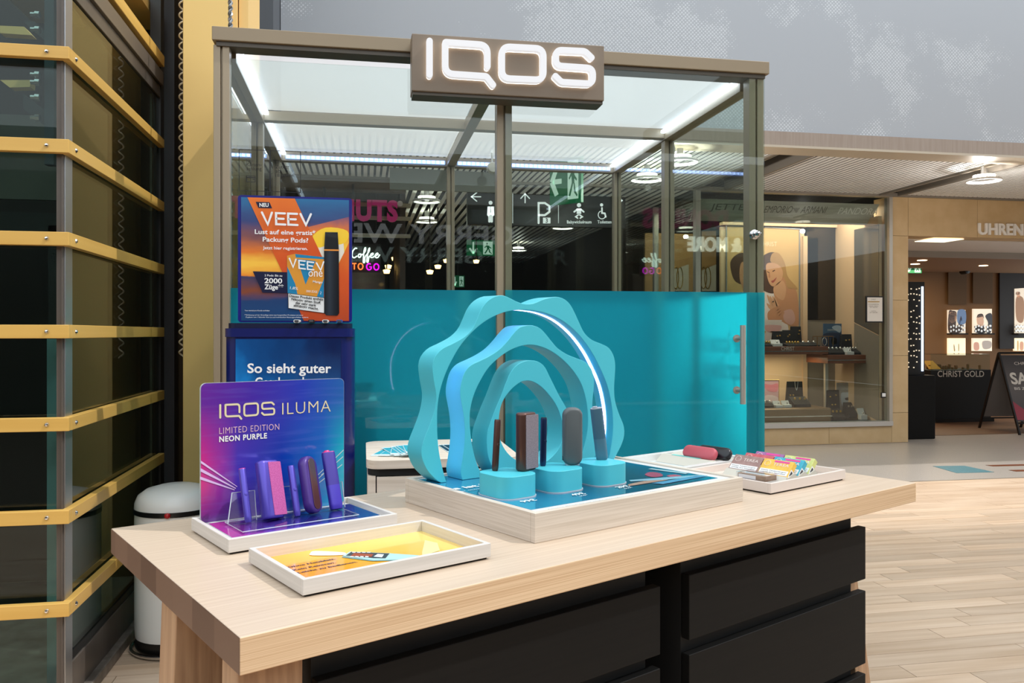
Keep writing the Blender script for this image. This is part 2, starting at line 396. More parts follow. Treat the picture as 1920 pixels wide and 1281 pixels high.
# ------------------------------------------------------------------ bulkhead, ceiling
def mural():
    m = bpy.data.materials.new('dotted_mural'); m.use_nodes = True; nt = m.node_tree; L = nt.links; b = nt.nodes['Principled BSDF']; b.inputs['Roughness'].default_value = .8
    tc = nn(nt, 'ShaderNodeTexCoord'); mp = nn(nt, 'ShaderNodeMapping'); mp.inputs['Rotation'].default_value = (0, math.radians(45), 0); s = 1 / .0235
    mp.inputs['Scale'].default_value = (s, s, s); L.new(tc.outputs['Object'], mp.inputs[0])
    fr = nn(nt, 'ShaderNodeVectorMath', operation='FRACTION'); L.new(mp.outputs[0], fr.inputs[0])
    sb = nn(nt, 'ShaderNodeVectorMath', operation='SUBTRACT'); L.new(fr.outputs[0], sb.inputs[0]); sb.inputs[1].default_value = (.5, .5, .5)
    mu = nn(nt, 'ShaderNodeVectorMath', operation='MULTIPLY'); L.new(sb.outputs[0], mu.inputs[0]); mu.inputs[1].default_value = (1, 0, 1)
    ln_ = nn(nt, 'ShaderNodeVectorMath', operation='LENGTH'); L.new(mu.outputs[0], ln_.inputs[0])
    n1 = nn(nt, 'ShaderNodeTexNoise'); n1.inputs['Scale'].default_value = 1.1; n1.inputs['Detail'].default_value = 4; n1.inputs['Roughness'].default_value = .62; L.new(tc.outputs['Object'], n1.inputs['Vector'])
    n2 = nn(nt, 'ShaderNodeTexNoise'); n2.inputs['Scale'].default_value = 45; n2.inputs['Detail'].default_value = 1; L.new(tc.outputs['Object'], n2.inputs['Vector'])
    mr = nn(nt, 'ShaderNodeMapRange'); mr.inputs['From Min'].default_value = .43; mr.inputs['From Max'].default_value = .56; mr.inputs['To Min'].default_value = -.15; mr.inputs['To Max'].default_value = .4; L.new(n1.outputs['Fac'], mr.inputs['Value'])
    ad = nn(nt, 'ShaderNodeMath', operation='MULTIPLY_ADD'); L.new(n2.outputs['Fac'], ad.inputs[0]); ad.inputs[1].default_value = .55; L.new(mr.outputs[0], ad.inputs[2])
    a2 = nn(nt, 'ShaderNodeMath', operation='SUBTRACT'); L.new(ad.outputs[0], a2.inputs[0]); a2.inputs[1].default_value = .29
    cl = nn(nt, 'ShaderNodeMath', operation='MINIMUM'); L.new(a2.outputs[0], cl.inputs[0]); cl.inputs[1].default_value = .4
    su = nn(nt, 'ShaderNodeMath', operation='SUBTRACT'); L.new(cl.outputs[0], su.inputs[0]); L.new(ln_.outputs['Value'], su.inputs[1])
    st = nn(nt, 'ShaderNodeMapRange'); st.inputs['From Min'].default_value = 0; st.inputs['From Max'].default_value = .06; L.new(su.outputs[0], st.inputs['Value'])
    mx = nn(nt, 'ShaderNodeMix', data_type='RGBA'); L.new(st.outputs[0], mx.inputs[0]); mx.inputs[6].default_value = lin((168, 172, 178)); mx.inputs[7].default_value = lin((198, 202, 206))
    L.new(mx.outputs[2], b.inputs['Base Color']); return m
YB = 6.7
tag(MB().box(-.64, 13, YB, YB + .25, 3.11, 9.5).build('wall_back', mural()), kind='structure')
tag(MB().box(-.64, 13, YB - .012, YB + .25, 2.985, 3.11).build('trim_1', mat('fascia', (150, 134, 122), .5, c2=(158, 143, 131), scale=(60, 60, 3))), kind='structure')
tag(MB().box(-.64, 13, YB - .03, YB + .25, 2.965, 2.985).build('trim_2', mat('fascia_lip', (190, 178, 160), .4)), kind='structure')
tag(MB().box(-9.2, -.9, YB, YB + .25, 2.97, 6).build('wall_back', mat('side_wall_d', (120, 118, 114), .8)), kind='structure')
tag(MB().box(-.86, -.645, YB - .5, YB + .25, 2.97, 9.5).build('wall_left', mat('slate_panel', (82, 86, 92), .6)), kind='structure')
YS = 8.86                                     # shop fronts
XC0, XC1 = .46, 3.86                          # corridor between the two shops
ceil = tag(MB().box(-9.2, 13, YB + .25, 24, 3.14, 3.2).build('ceiling', mat('plenum', (14, 13, 12), .9)), kind='structure')
slat_m = mat('ceiling_slat', (250, 249, 247), .5)
s1 = None; s2 = None; PITCH = .064
g1 = (ZP(3)(1432, 293).x, ZP(3)(1432, 324).x); g2 = (ZP(3)(1671, 357).x, ZP(3)(1711, 357).x)
x = -4.6
while x < 8.2:
    if not (g1[0] < x < g1[1] or g2[0] < x < g2[1]):
        if s1 is None: o = s1 = MB().box(0, .040, YB + .25, YS - .02, 2.99, 2.9945).build('slat', slat_m, ceil, world=False)
        else: o = bpy.data.objects.new('slat', s1.data); COL.objects.link(o); o.parent = ceil
        o.location.x = x
    x += PITCH
x = XC0 + .02
while x < XC1 - .08:
    if s2 is None: o = s2 = MB().box(0, .05, YS + .02, 19, 2.99, 2.998).build('slat', slat_m, ceil, world=False)
    else: o = bpy.data.objects.new('slat', s2.data); COL.objects.link(o); o.parent = ceil
    o.location.x = x; x += .098
edge_m = mat('gap_edging', (128, 120, 110), .5)
for g in (g1, g2):
    for xx in g:
        MB().box(xx - .02, xx + .015, YB + .25, YS - .02, 2.97, 3.13).build('gap_edging', edge_m, ceil)
    MB().tube([(sum(g) / 2, YB + .4, 3.05), (sum(g) / 2 + .02, YS - .3, 3.05)], .012, 6).build('conduit', alu, ceil)
MB().box(-5, 8.4, YS - .03, YS + .02, 2.965, 3.01).build('edge_channel', edge_m, ceil)

tag(MB().box(4.7, 10, -6.5, 3.8, 4.4, 4.75).build('ceiling', mat('added_shade_slab', (196, 190, 182), .7)), kind='structure')   # unseen slab added overhead to keep sun off the floor on the right
# ------------------------------------------------------------------ jeweller's shop front (right)
stone = mat('beige_stone', (198, 168, 124), .6, c2=(210, 182, 140), scale=(5, 5, 5), ns=1., rnd=.05, lo=.3, hi=.7)
wr = tag(MB().box(XC1, YP(YS)(1703, 500).x, YS + .06, YS + .3, 0, .2).build('wall_right', stone), kind='structure')
P = YP(YS)
xw0, xw1, xp1 = P(1308, 500).x, P(1672, 500).x, P(1703, 500).x
zt = P(1672, 365).z; zs = P(1672, 795).z; zl = P(1703, 442.5).z
def slab(x0, x1, z_0, z_1): MB().box(x0 + .002, x1 - .002, YS, YS + .06, z_0 + .002, z_1 - .002).build('stone_slab', stone, wr)
for i in range(3): slab(xw0 + (xw1 - xw0) / 3 * i, xw0 + (xw1 - xw0) / 3 * (i + 1), 0, zs)
zz = [0, .36, 1.05, 1.72, zl, 2.98]
for i in range(4): slab(xw1, xp1, zz[i], zz[i + 1])
slab(xw1, xp1, zl, 2.98)
for i in range(4): slab(xp1 + i * .95, xp1 + (i + 1) * .95, zl, 2.98)
MB().box(xw1, xp1, YS + .06, YS + .35, 0, 2.98).box(xp1, 11, YS + .06, YS + .35, zl + .01, 2.98).build('wall_core', stone, wr)
mb = MB(); uh = K(1400, 230, 3.692)
text_px(mb, P, 'UHREN', uh(1597, 774), uh(1905, 780), cap=20, bold=.028, extrude=.06, off=.016)
mb.build('sign_lettering', mat('stone_letter', (244, 240, 234), .4), wr)
# window frame and pane
win = tag(MB().box(xw0, xw1, YS + .02, YS + .028, zs, zt).build('window_1', shop_glass), kind='structure')
MB().box(xw0, xw1, YS - .03, YS + .1, zs - .02, zs + .035).build('window_sill', mat('bright_steel', (200, 198, 195), .3, metal=.6), win)
MB().box(xw1 - .045, xw1, YS - .02, YS + .08, zs, zt).build('window_frame', steel, win)
MB().box(xw0 - .03, xw0 + .03, YS - .02, YS + .06, zs, zt).build('window_frame', steel, win)
MB().box(xw0, xw1, YS - .02, YS + .08, zt - .03, zt).build('window_frame', mat('frame_tan', (158, 148, 132), .4), win)
win2 = tag(MB().box(xw0 - .004, xw0 + .004, YS + .06, 11.6, zs, zt).build('window_2', shop_glass), kind='structure')
MB().box(xw0 - .03, xw0 + .03, 10.2, 10.26, 0, 2.98).build('window_frame', steel, win2)
MB().box(xw0 - .05, xw0 + .05, 11.6, 19, 0, 2.98).build('wall_panel', dark_shop, win2)
# display case inside the window
YI = 9.9
peach = mat('peach_wall', (226, 190, 152), .6); greyp = mat('grey_panel', (140, 128, 112), .6)
tag(MB().box(xw0 + .05, xp1 - .04, 11.6, 11.7, 0, 3).build('wall_back', mat('shop_rear', (96, 78, 60), .7)), kind='structure')
case = tag(MB().box(xw0 + .02, xw1 - .02, YS + .1, 11.5, zs - .05, zs).build('display_case', mat('case_floor', (120, 96, 72), .5)), kind='structure')  # floor of the display case, parent of its panels
PI_ = YP(YI)
a0 = PI_(1352, 500).x; a1 = PI_(1508, 500).x; b1 = PI_(1600, 500).x
MB().box(a0, a1, YI, YI + .05, zs, 2.7).build('back_panel', peach, case)
MB().box(a1, xw1, YI, YI + .05, zs, PI_(1550, 600).z).build('back_panel', greyp, case)
MB().box(a1 - .03, a1 + .03, YI - .03, YI, zs, 2.6).box(b1 - .04, b1 + .05, YI - .03, YI, zs, 2.6).build('door_frame', peach, case)
MB().box(a0, xw1, YI - .05, YI + .05, PI_(1550, 422).z, 2.72).build('back_panel', peach, case)
MB().box(xw1 - .1, xw1 - .05, YS + .12, YI, zs, 2.75).build('side_panel', peach, case)
MB().box(xw0, xw1, YS + .5, YI + .1, 2.93, 2.96).build('case_top', mat('case_top', (60, 55, 50), .6), case)
MB().box(a1 + .03, b1 - .04, YI - .01, YI, PI_(1550, 600).z, PI_(1550, 424).z).build('glass_panel', glass('smoked', (150, 140, 125), .07), case)
SX = XPL(xw1 - .101)
MB().prism([SX(*q) for q in ((1602, 431), (1648, 421), (1648, 628), (1602, 604))], (-.004, 0, 0)).build('side_glass', mat('smoked_side', (96, 88, 78), .15, coat=.5), case)
MB().prism([SX(*q) for q in ((1602, 606), (1648, 630), (1648, 790), (1602, 766))], (-.004, 0, 0)).build('side_panel', greyp, case)
MB().box(xw0 + .02, a0, 10.7, 10.75, zs, 2.7).build('back_panel', mat('bracelet_panel', (206, 160, 108), .6), case)
# slanted metal brand boards across the head of the window
hb = MB(); hz0, hz1 = P(1500, 410).z, P(1500, 372).z
hb.prism([(xw0 + .06, YS + .35, hz0), (xw0 + .06, YS + .12, hz1 - .02), (xw0 + .06, YS + .16, hz1 - .02), (xw0 + .06, YS + .39, hz0)], (xw1 - xw0 - .14, 0, 0))
head = tag(hb.build('brand_board', mat('grey_metal_board', (190, 187, 177), .4, c2=(206, 203, 193), scale=(3, 40, 40))), 'slanted grey metal board with engraved brand lettering at the head of the shop window', 'board')
sn = Vector((0, -(hz1 - hz0), -.23)).normalized()
hp = PL((0, YS + .35, hz0), (0, -(hz1 - .02 - hz0), -.23)); hk = K(1430, 380, 4.928)
mb = MB(); text_px(mb, hp, 'PANDORA', hk(690, 104), hk(1050, 112), cap=11, off=.002); mb.build('lettering', mat('pale_engraving', (255, 252, 246), .4), head)
mb = MB(); text_px(mb, hp, 'EMPORIO', hk(6, 92), hk(262, 94), cap=12, off=.002); text_px(mb, hp, 'ARMANI', hk(345, 96), hk(572, 98), cap=12, off=.002)
hj = K(1200, 240, 3.558); text_px(mb, hp, 'JETTE', hj(465, 545), hj(690, 548), cap=11, off=.002)
for i in range(5): mb.poly([hp(*hk(275 + i * 7, 50 + i * 9), off=.002), hp(*hk(345 - i * 7, 50 + i * 9), off=.002), hp(*hk(340 - i * 6, 55 + i * 9), off=.002), hp(*hk(280 + i * 6, 55 + i * 9), off=.002)])
mb.build('lettering', mat('dark_engraving', (112, 107, 98), .5), head)

def area(name, loc, size, energy, color, rot=(0, 0, 0), sy=None):
    l = bpy.data.lights.new(name, 'AREA'); l.energy = energy; l.color = color; l.size = size
    if sy: l.shape = 'RECTANGLE'; l.size_y = sy
    o = bpy.data.objects.new(name, l); COL.objects.link(o); o.location = loc; o.rotation_euler = rot; return o
area('window_case_light', ((a0 + xw1) / 2, 9.45, 2.9), 2.0, 27, (1, .88, .74), sy=.5)
area('window_lower_light', ((a0 + a1) / 2, 9.5, PI_(1450, 668).z), .9, 6, (1, .85, .58), sy=.3)
area('left_case_light', (xw0 + .35, 9.9, 2.9), .5, 12, (1, .84, .66), sy=1.2)

# woman poster (flat print)
def flat(name, c, pl, pts, parent, off, k=None, smooth=True, n=5):
    p3 = [pl(*(k(*p) if k else p), off=off) for p in pts]
    if smooth: p3 = spline(p3, n, True)
    return MB().poly(p3).build(name, c if not isinstance(c, tuple) else mat('print_%d_%d_%d' % c, c, .5), parent)
WP = YP(YI - .012)
wk = K(1430, 380, 4.928)
po = tag(MB().prism([WP(*q) for q in ((1362, 425), (1498, 430), (1498, 640), (1362, 640))], (0, .006, 0)).build('poster', mat('poster_sand', (212, 170, 112), .5)),
         'tall sand coloured poster of a smiling woman with crossed hands in the shop window', 'poster')
MB().tube([WP(*q) for q in ((1362, 423), (1499, 430), (1499, 642), (1362, 642))], .012, 6, True).build('poster_frame', alu, po)
skin = (214, 158, 116); skin2 = (196, 136, 96); hair = (186, 140, 88); hair2 = (84, 54, 36)
F_ = lambda n, c, pts, off, sm=True: flat(n, c, WP, pts, po, off, wk, sm)
F_('print', hair2, ((-300, 560), (-240, 480), (-160, 470), (-110, 560), (-90, 700), (-150, 760), (-260, 720)), .001)
F_('print', (198, 142, 104), ((-200, 560), (-120, 560), (-20, 600), (0, 700), (-20, 850), (-140, 860), (-210, 720)), .0014)
F_('print', (232, 214, 204), ((-400, 1300), (-380, 960), (-200, 830), (0, 820), (110, 830), (180, 930), (200, 1300)), .0016)
F_('print', hair2, ((-40, 640), (-20, 520), (60, 462), (130, 470), (180, 540), (150, 720), (120, 830), (40, 830), (-10, 780)), .0018)
F_('print', hair, ((90, 470), (150, 470), (205, 560), (230, 680), (320, 790), (280, 800), (210, 770), (150, 660), (120, 580), (70, 540)), .002)
F_('print', skin2, ((100, 780), (190, 690), (230, 790), (300, 800), (325, 900), (330, 1130), (180, 1100), (130, 950)), .0022)
F_('print', skin, ((30, 580), (80, 555), (150, 580), (185, 640), (170, 720), (120, 770), (75, 765), (45, 700)), .0024)
F_('print', skin, ((100, 790), (180, 720), (215, 800), (190, 900), (120, 860)), .0024)
F_('print', (206, 156, 140), ((190, 1010), (270, 990), (300, 1080), (260, 1130), (200, 1090)), .0026)
F_('print', hair2, ((88, 632), (112, 620), (114, 628), (92, 641)), .003, False)
F_('print', hair2, ((60, 652), (38, 640), (40, 634), (62, 645)), .003, False)
F_('print', (170, 80, 70), ((78, 725), (100, 715), (128, 690), (112, 725), (90, 742)), .003)
F_('print', (190, 128, 92), ((62, 640), (70, 690), (56, 694), (52, 670)), .0028)
for dx, dy, L_ in ((0, 0, 0), (24, 14, 4), (48, 22, 10), (66, 40, 18)):
    F_('print', skin, ((40 + dx, 870 + dy - L_), (54 + dx, 862 + dy - L_), (96 + dx, 960 + dy), (82 + dx, 974 + dy)), .0032)
F_('print', skin, ((36, 930), (80, 950), (150, 940), (140, 1010), (70, 990)), .0031)
for i in range(4): F_('print', skin2, ((110 + i * 8, 975 + i * 28), (185, 935 + i * 26), (200, 945 + i * 26), (125 + i * 8, 1000 + i * 26)), .0036)
F_('print', skin2, ((50, 1010), (150, 960), (190, 1050), (150, 1140), (60, 1100)), .0034)
F_('print', (70, 52, 40), ((86, 914), (104, 906), (104, 918), (88, 926)), .004, False)
mb = MB(); text_px(mb, WP, 'CHRIST', wk(-30, 402), wk(132, 402), cap=8, off=.002); mb.build('lettering', mat('poster_pale', (240, 214, 176), .5), po)
# bracelet posters in the side of the case
bp_ = YP(10.69); bk = K(1200, 240, 3.558)
for nm, pts, cx_ in (('poster', ((205, 712), (325, 716), (325, 1088), (205, 1088)), 255), ('poster', ((412, 690), (508, 686), (508, 1088), (412, 1088)), 440)):
    q = tag(MB().prism([bp_(*bk(*p)) for p in pts], (0, .006, 0)).build(nm, mat('poster_tan', (196, 150, 96), .5)),
            'tan bracelet poster in the shop window, %s' % ('the one further into the corridor' if cx_ < 300 else 'the one beside the steel corner post'), 'poster')
    MB().poly([bp_(*bk(*p), off=.001) for p in ((pts[0][0], 950), (pts[1][0], 910), (pts[1][0], 1088), (pts[0][0], 1088))]).build('print', mat('poster_white', (226, 214, 200), .5), q)
    mb = MB()
    for dx in (-22, 12):
        c = [bp_(*bk(cx_ + dx * .8 + 20 * math.cos(t), 1000 + 72 * math.sin(t)), off=.006) for t in [i * math.pi / 12 for i in range(24)]]
        mb.tube(c, .006, 6, True)
    mb.build('bracelet_print', mat('jewel_gold', (200, 160, 80), .3, metal=.8), q)
    mb = MB(); text_px(mb, bp_, 'CHRIST', bk(cx_ - 35, 830), bk(cx_ + 28, 830), cap=6, off=.002); mb.build('lettering', mat('poster_pale', (240, 214, 176), .5), q)

# jewellery shelves
sk = K(1430, 600, 6.404)
shelf_w = mat('cherry_wood', (116, 62, 36), .35); jewel = mat('jewel_gold', (200, 160, 80), .3, metal=.8); sparkle = mat('jewel_silver', (230, 228, 224), .2, metal=.9)
velvet = mat('black_velvet', (18, 17, 18), .8)
def shelf(pl, y_front, x0, x1, yt, yb, label, depth=.5):
    Pa, Pb = pl(*sk(x0, yt)), pl(*sk(x1, yb))
    t = thing('display_shelf', label, 'shelf', ((Pa.x + Pb.x) / 2, y_front, Pb.z))
    MB().box(Pa.x, Pb.x, y_front, y_front + depth, Pb.z, Pa.z).build('shelf_board', shelf_w, t, bevel=.006)
    zc = Pa.z + (Pb.z - Pa.z) * .62
    MB().box(Pa.x, Pb.x, y_front - .006, y_front, zc - .004, zc + .006).build('metal_strip', chrome, t)
    return t, Pa.z
Ya, Yb2 = 9.25, 9.22
SA_, zA = shelf(YP(Ya), Ya, -260, 790, 322, 412, 'long cherry wood jewellery shelf with silver edge strip in the shop window', .6)
mb = MB(); text_px(mb, YP(Ya), 'CHRIST', sk(222, 368), sk(380, 366), cap=7, off=.003); mb.build('lettering', mat('pale_letter', (214, 206, 196), .4), SA_)
SB_, zB = shelf(YP(Yb2), Yb2, 782, 1415, 422, 520, 'shorter cherry wood shelf set lower at the right of the shop window', .5)
Pg = YP(9.1)
lt = thing('display_plinth', 'low bronze plinth with a sloping front on the floor of the shop window', 'plinth', Pg(*sk(400, 1190)))
pa, pb = Pg(*sk(-200, 1075)), Pg(*sk(830, 1190)); MB().box(pa.x, pb.x, 9.1, 9.78, zs, pa.z).build('plinth_body', mat('bronze_sheet', (150, 122, 92), .3, metal=.6), lt, bevel=.02)
MB().box(pa.x, pb.x, 9.088, 9.1, zs + .08, zs + .09).build('metal_strip', chrome, lt)
pf = tag(MB().box(pb.x + .01, xw1 - .12, 9.05, 9.85, zs, zs + .02).build('display_mat', mat('black_satin', (30, 28, 27), .4)), 'flat black display base on the shop window floor beside the bronze plinth', 'base')
posts = tag(MB().box(*(lambda q: (q.x - .02, q.x + .02))(YP(9.5)(*sk(760, 700))), 9.48, 9.52, zs, YP(9.5)(*sk(760, 420)).z).build('shelf_post', steel), 'upright steel shelf post near the middle of the shop window', 'post')
def snap(x, yb): return zA if yb < 330 else zB if yb < 425 else (pa.z if x < 760 else zs + .02)
def bust(x0, x1, yt, yb, Y, label, gold_pts=(), name='jewellery_stand', m=velvet, cat='jewellery stand', necklace=False):
    pl = YP(Y); A_, B_ = pl(*sk(x0, yt)), pl(*sk(x1, yb)); B_.z = snap(x0, yb)
    t = thing(name, label, cat, ((A_.x + B_.x) / 2, Y, B_.z), group='display stands in the shop window')
    MB().prism([(A_.x, Y, B_.z), (A_.x, Y + .03, A_.z), (A_.x, Y + .045, A_.z), (A_.x, Y + .09, B_.z)], (B_.x - A_.x, 0, 0)).build('stand_board', m, t, bevel=.003)
    for gx, gy in gold_pts:
        p = pl(*sk(gx, gy)); f = (p.z - B_.z) / max(.01, A_.z - B_.z)
        MB().lathe([(0, -.011), (.009, -.006), (.012, 0), (.009, .006), (0, .011)], (p.x, Y + .03 * f - .006, p.z), 8).build('earring', jewel, t)
    if necklace:
        p = [pl(*sk(*q)) + Vector((0, .012, 0)) for q in ((390, 742), (398, 800), (412, 845), (424, 800), (430, 742))]
        MB().tube(spline(p, 4), .004, 5).build('necklace', sparkle, t)
bust(135, 262, 135, 318, 9.45, 'black stand with gold chains, leftmost on the long shelf in the shop window', ((182, 195), (215, 190)))
bust(255, 368, 122, 318, 9.55, 'black stand with gold chains in the middle of three on the long shelf', ((310, 200), (330, 180)))
bust(352, 475, 78, 318, 9.65, 'tallest black stand at the right of the three on the long shelf', ((450, 130), (440, 170)))
bust(956, 1085, 172, 400, 9.5, 'black earring stand on the lower shelf in front of the blue picture card', ((1010, 245), (1050, 240)))
bust(1302, 1385, 172, 400, 9.4, 'black stand at the far right end of the lower shelf by the peach wall', ((1360, 235),))
bust(308, 493, 742, 1045, 9.5, 'large black stand with a silver necklace behind the bronze plinth', ((335, 905), (372, 905), (335, 945), (372, 945)), necklace=True)
bust(780, 935, 845, 1045, 9.45, 'black earring stand on the window floor below the lower shelf', ((822, 925), (890, 905), (840, 1020), (878, 1018)))
def card(x0, x1, yt, yb, Y, label, c, txt=None, pic=None, name='picture_card', border=None):
    pl = YP(Y); A_, B_ = pl(*sk(x0, yt)), pl(*sk(x1, yb)); B_.z = snap(x0, yb)
    t = thing(name, label, 'picture card', ((A_.x + B_.x) / 2, Y, B_.z))
    MB().box(A_.x, B_.x, Y, Y + .012, B_.z, A_.z).build('card', mat('card_%d_%d_%d' % c, c, .5), t)
    if border:
        MB().tube([(A_.x, Y, A_.z), (B_.x, Y, A_.z), (B_.x, Y, B_.z), (A_.x, Y, B_.z)], .008, 4, True).build('card_frame', mat('frame_%d' % border[0], border, .4), t)
    if txt:
        mb = MB(); s_, tx0, tx1, ty = txt; text_px(mb, pl, s_, sk(tx0, ty), sk(tx1, ty), off=.002); mb.build('lettering', mat('pale_letter', (214, 206, 196), .4), t)
    if pic:
        for cc, pts in pic: flat('print', cc, pl, pts, t, .0015, sk)
card(730, 948, 45, 400, 9.62, 'blue picture card with a bright pendant print behind the lower shelf', (58, 92, 122), ('DIAMANT', 780, 900, 130), [((34, 52, 82), ((732, 170), (945, 170), (945, 330), (732, 330))), ((176, 190, 205), ((830, 90), (880, 65), (940, 80), (930, 150), (880, 130))), ((190, 196, 205), ((815, 240), (850, 210), (890, 230), (880, 290), (830, 290)))])
card(-60, 230, 0, 318, 9.75, 'pink and white jewellery card at the left of the long shelf', (226, 208, 196), ('GOLD', 85, 145, 35), [((226, 170, 160), ((20, 70), (120, 60), (225, 75), (180, 150), (60, 140))), ((206, 160, 70), ((15, 140), (35, 135), (30, 160))), ((206, 160, 70), ((90, 140), (115, 135), (105, 155)))])
card(888, 1105, 755, 1045, 9.6, 'grey diamond card behind the black earring stand on the window floor', (172, 160, 152), ('DIAMANT', 940, 1050, 838), [((196, 204, 214), ((940, 890), (1000, 870), (1080, 880), (1100, 950), (1070, 1040), (960, 1040))), ((96, 104, 116), ((990, 940), (1040, 930), (1045, 960), (1000, 965)))])
card(1270, 1388, 755, 1045, 9.6, 'grey diamond card at the far right of the window floor under the vent', (172, 160, 152), ('DIAMANT', 1320, 1385, 836), [((196, 204, 214), ((1275, 900), (1330, 875), (1380, 890), (1385, 1000), (1330, 1040), (1280, 1020)))])
card(-120, 196, 725, 1020, 9.6, 'gold framed pink jewellery picture beside the black necklace stand', (226, 176, 180), None, [((236, 140, 150), ((10, 770), (100, 780), (180, 765), (170, 860), (60, 850))), ((246, 216, 216), ((10, 930), (80, 900), (180, 930), (170, 1000), (20, 1000)))], border=(190, 156, 84))
card(1122, 1198, 278, 385, 9.4, 'small beige price card on the lower shelf, the left of two', (186, 166, 144)); card(1282, 1357, 278, 400, 9.4, 'small beige price card on the lower shelf, the right of two', (186, 166, 144))
def tray_of(x0, x1, yt, yb, Y, label, n, m=velvet, ring=sparkle):
    pl = YP(Y); A_, B_ = pl(*sk(x0, yt)), pl(*sk(x1, yb)); B_.z = snap(x0, yb)
    t = thing('jewellery_tray', label, 'jewellery tray', ((A_.x + B_.x) / 2, Y, B_.z))
    h = A_.z - B_.z
    MB().prism([(A_.x, Y, B_.z), (A_.x, Y, B_.z + h * .3), (A_.x, Y + .14, A_.z), (A_.x, Y + .16, B_.z)], (B_.x - A_.x, 0, 0)).build('tray_body', m, t, bevel=.003)
    for i in range(n):
        xx = A_.x + (B_.x - A_.x) * (i + .6) / (n + .3)
        MB().lathe([(.012, -.005), (.016, 0), (.012, .005)], (xx, Y + .06, B_.z + h * .65 + .02), 10, 'y').build('ring', ring, t)
tray_of(0, 130, 270, 318, 9.3, 'black ring tray at the left end of the long shelf', 4, ring=jewel)
tray_of(300, 480, 275, 318, 9.3, 'black tray of gold bracelets in the middle of the long shelf', 5, ring=jewel)
tray_of(480, 690, 270, 318, 9.3, 'black tray with three white rings at the right of the long shelf', 3)
tray_of(800, 1000, 330, 400, 9.3, 'sloping black tray with silver rings on the lower shelf', 4)
tray_of(1000, 1180, 330, 400, 9.3, 'black tray with standing rings on the right half of the lower shelf', 5)
tray_of(20, 150, 980, 1050, 9.25, 'sloping black tray at the left on the bronze plinth', 2)
tray_of(380, 580, 930, 1050, 9.25, 'black bracelet ramp beside the large necklace stand', 3, ring=jewel)
tray_of(850, 1000, 1080, 1140, 9.15, 'low black earring tray at the front of the window floor', 3, ring=jewel)
tray_of(1040, 1170, 1000, 1050, 9.4, 'small black ring block in front of the grey diamond card', 3)
def jbox(x0, x1, yt, yb, Y, label):
    pl = YP(Y); A_, B_ = pl(*sk(x0, yt)), pl(*sk(x1, yb)); B_.z = snap(x0, yb); w = B_.x - A_.x; h = A_.z - B_.z
    t = thing('ring_box', label, 'ring box', ((A_.x + B_.x) / 2, Y, B_.z))
    MB().box(A_.x, B_.x, Y, Y + .07, B_.z, B_.z + h * .45).build('box_base', white_p, t, bevel=.004)
    MB().prism([(A_.x, Y + .06, B_.z + h * .45), (A_.x, Y + .09, A_.z), (A_.x, Y + .11, A_.z - .01), (A_.x, Y + .075, B_.z + h * .45)], (w, 0, 0)).build('box_lid', white_p, t)
    MB().lathe([(.01, -.004), (.014, 0), (.01, .004)], (A_.x + w / 2, Y + .03, B_.z + h * .5 + .012), 10, 'y').build('ring', sparkle, t)
jbox(130, 240, 238, 300, 9.28, 'white ring box at the left front of the long shelf'); jbox(160, 245, 980, 1042, 9.2, 'white ring box at the left of two on the bronze plinth')
jbox(265, 352, 975, 1045, 9.2, 'white ring box at the right of two on the bronze plinth'); jbox(1185, 1260, 1068, 1130, 9.15, 'white ring box standing alone at the right front of the window floor')
jbox(1015, 1100, 335, 392, 9.25, 'white ring box at the front edge of the lower shelf')
# glazed cube with a bracelet
pl = YP(9.3); A_, B_ = pl(*sk(655, 198)), pl(*sk(845, 318)); gb = thing('bracelet_case', 'small open brass framed case with a bracelet on the long shelf', 'case', ((A_.x + B_.x) / 2, 9.3, B_.z))
for yy in (9.3, 9.4): MB().tube([(A_.x, yy, B_.z), (A_.x, yy, A_.z), (B_.x, yy, A_.z), (B_.x, yy, B_.z)], .006, 4).build('case_frame', mat('brass', (140, 104, 60), .3, metal=.8), gb)
MB().tube([(A_.x * .4 + B_.x * .6 + .03 * math.cos(t), 9.35, B_.z + .06 + .05 * math.sin(t)) for t in [i * math.pi / 8 for i in range(16)]], .005, 5, True).build('bracelet', sparkle, gb)
# vent in the grey panel
pl = YP(YI - .004); vt = thing('air_vent', 'air vent of five black slots in the grey window panel', 'vent', pl(*sk(1235, 670)))
for i in range(5): MB().prism([pl(*sk(1126, 550 + i * 24)), pl(*sk(1346, 563 + i * 24)), pl(*sk(1346, 572 + i * 24)), pl(*sk(1126, 558 + i * 24))], (0, -.004, 0)).build('slot', black_m, vt)
# framed notice on the pane, small sticker
pl = YP(YS + .015); nk = K(1430, 380, 4.928)
nf = thing('framed_notice', 'white notice in a thin black frame hung on the shop window', 'notice', pl(*nk(1025, 1110)))
a, b = pl(*nk(945, 864)), pl(*nk(1106, 1110)); MB().box(a.x, b.x, YS - .006, YS + .016, b.z, a.z).build('frame', black_p, nf, bevel=.003)
MB().box(a.x + .016, b.x - .016, YS - .008, YS - .006, b.z + .016, a.z - .016).build('sheet', mat('notice_paper', (222, 216, 208), .6), nf)
pl2 = YP(YS - .009); mb = MB(); mb.poly([pl2(*nk(*q)) for q in ((972, 912), (1080, 912), (1080, 921), (972, 921))]); mb.build('gold_bar', mat('bar_gold', (176, 140, 74), .5), nf)
mb = MB()
for s_, x0, x1, y in (('CHRIST', 1002, 1046, 900), ('ÖFFNUNGSZEITEN', 975, 1072, 944), ('MONTAG - FREITAG', 980, 1068, 960), ('9.00 - 20.00 UHR', 990, 1060, 972), ('SAMSTAG', 1002, 1046, 1006), ('9.00 - 20.00 UHR', 988, 1060, 1020)): text_px(mb, pl2, s_, nk(x0, y), nk(x1, y), off=.001)
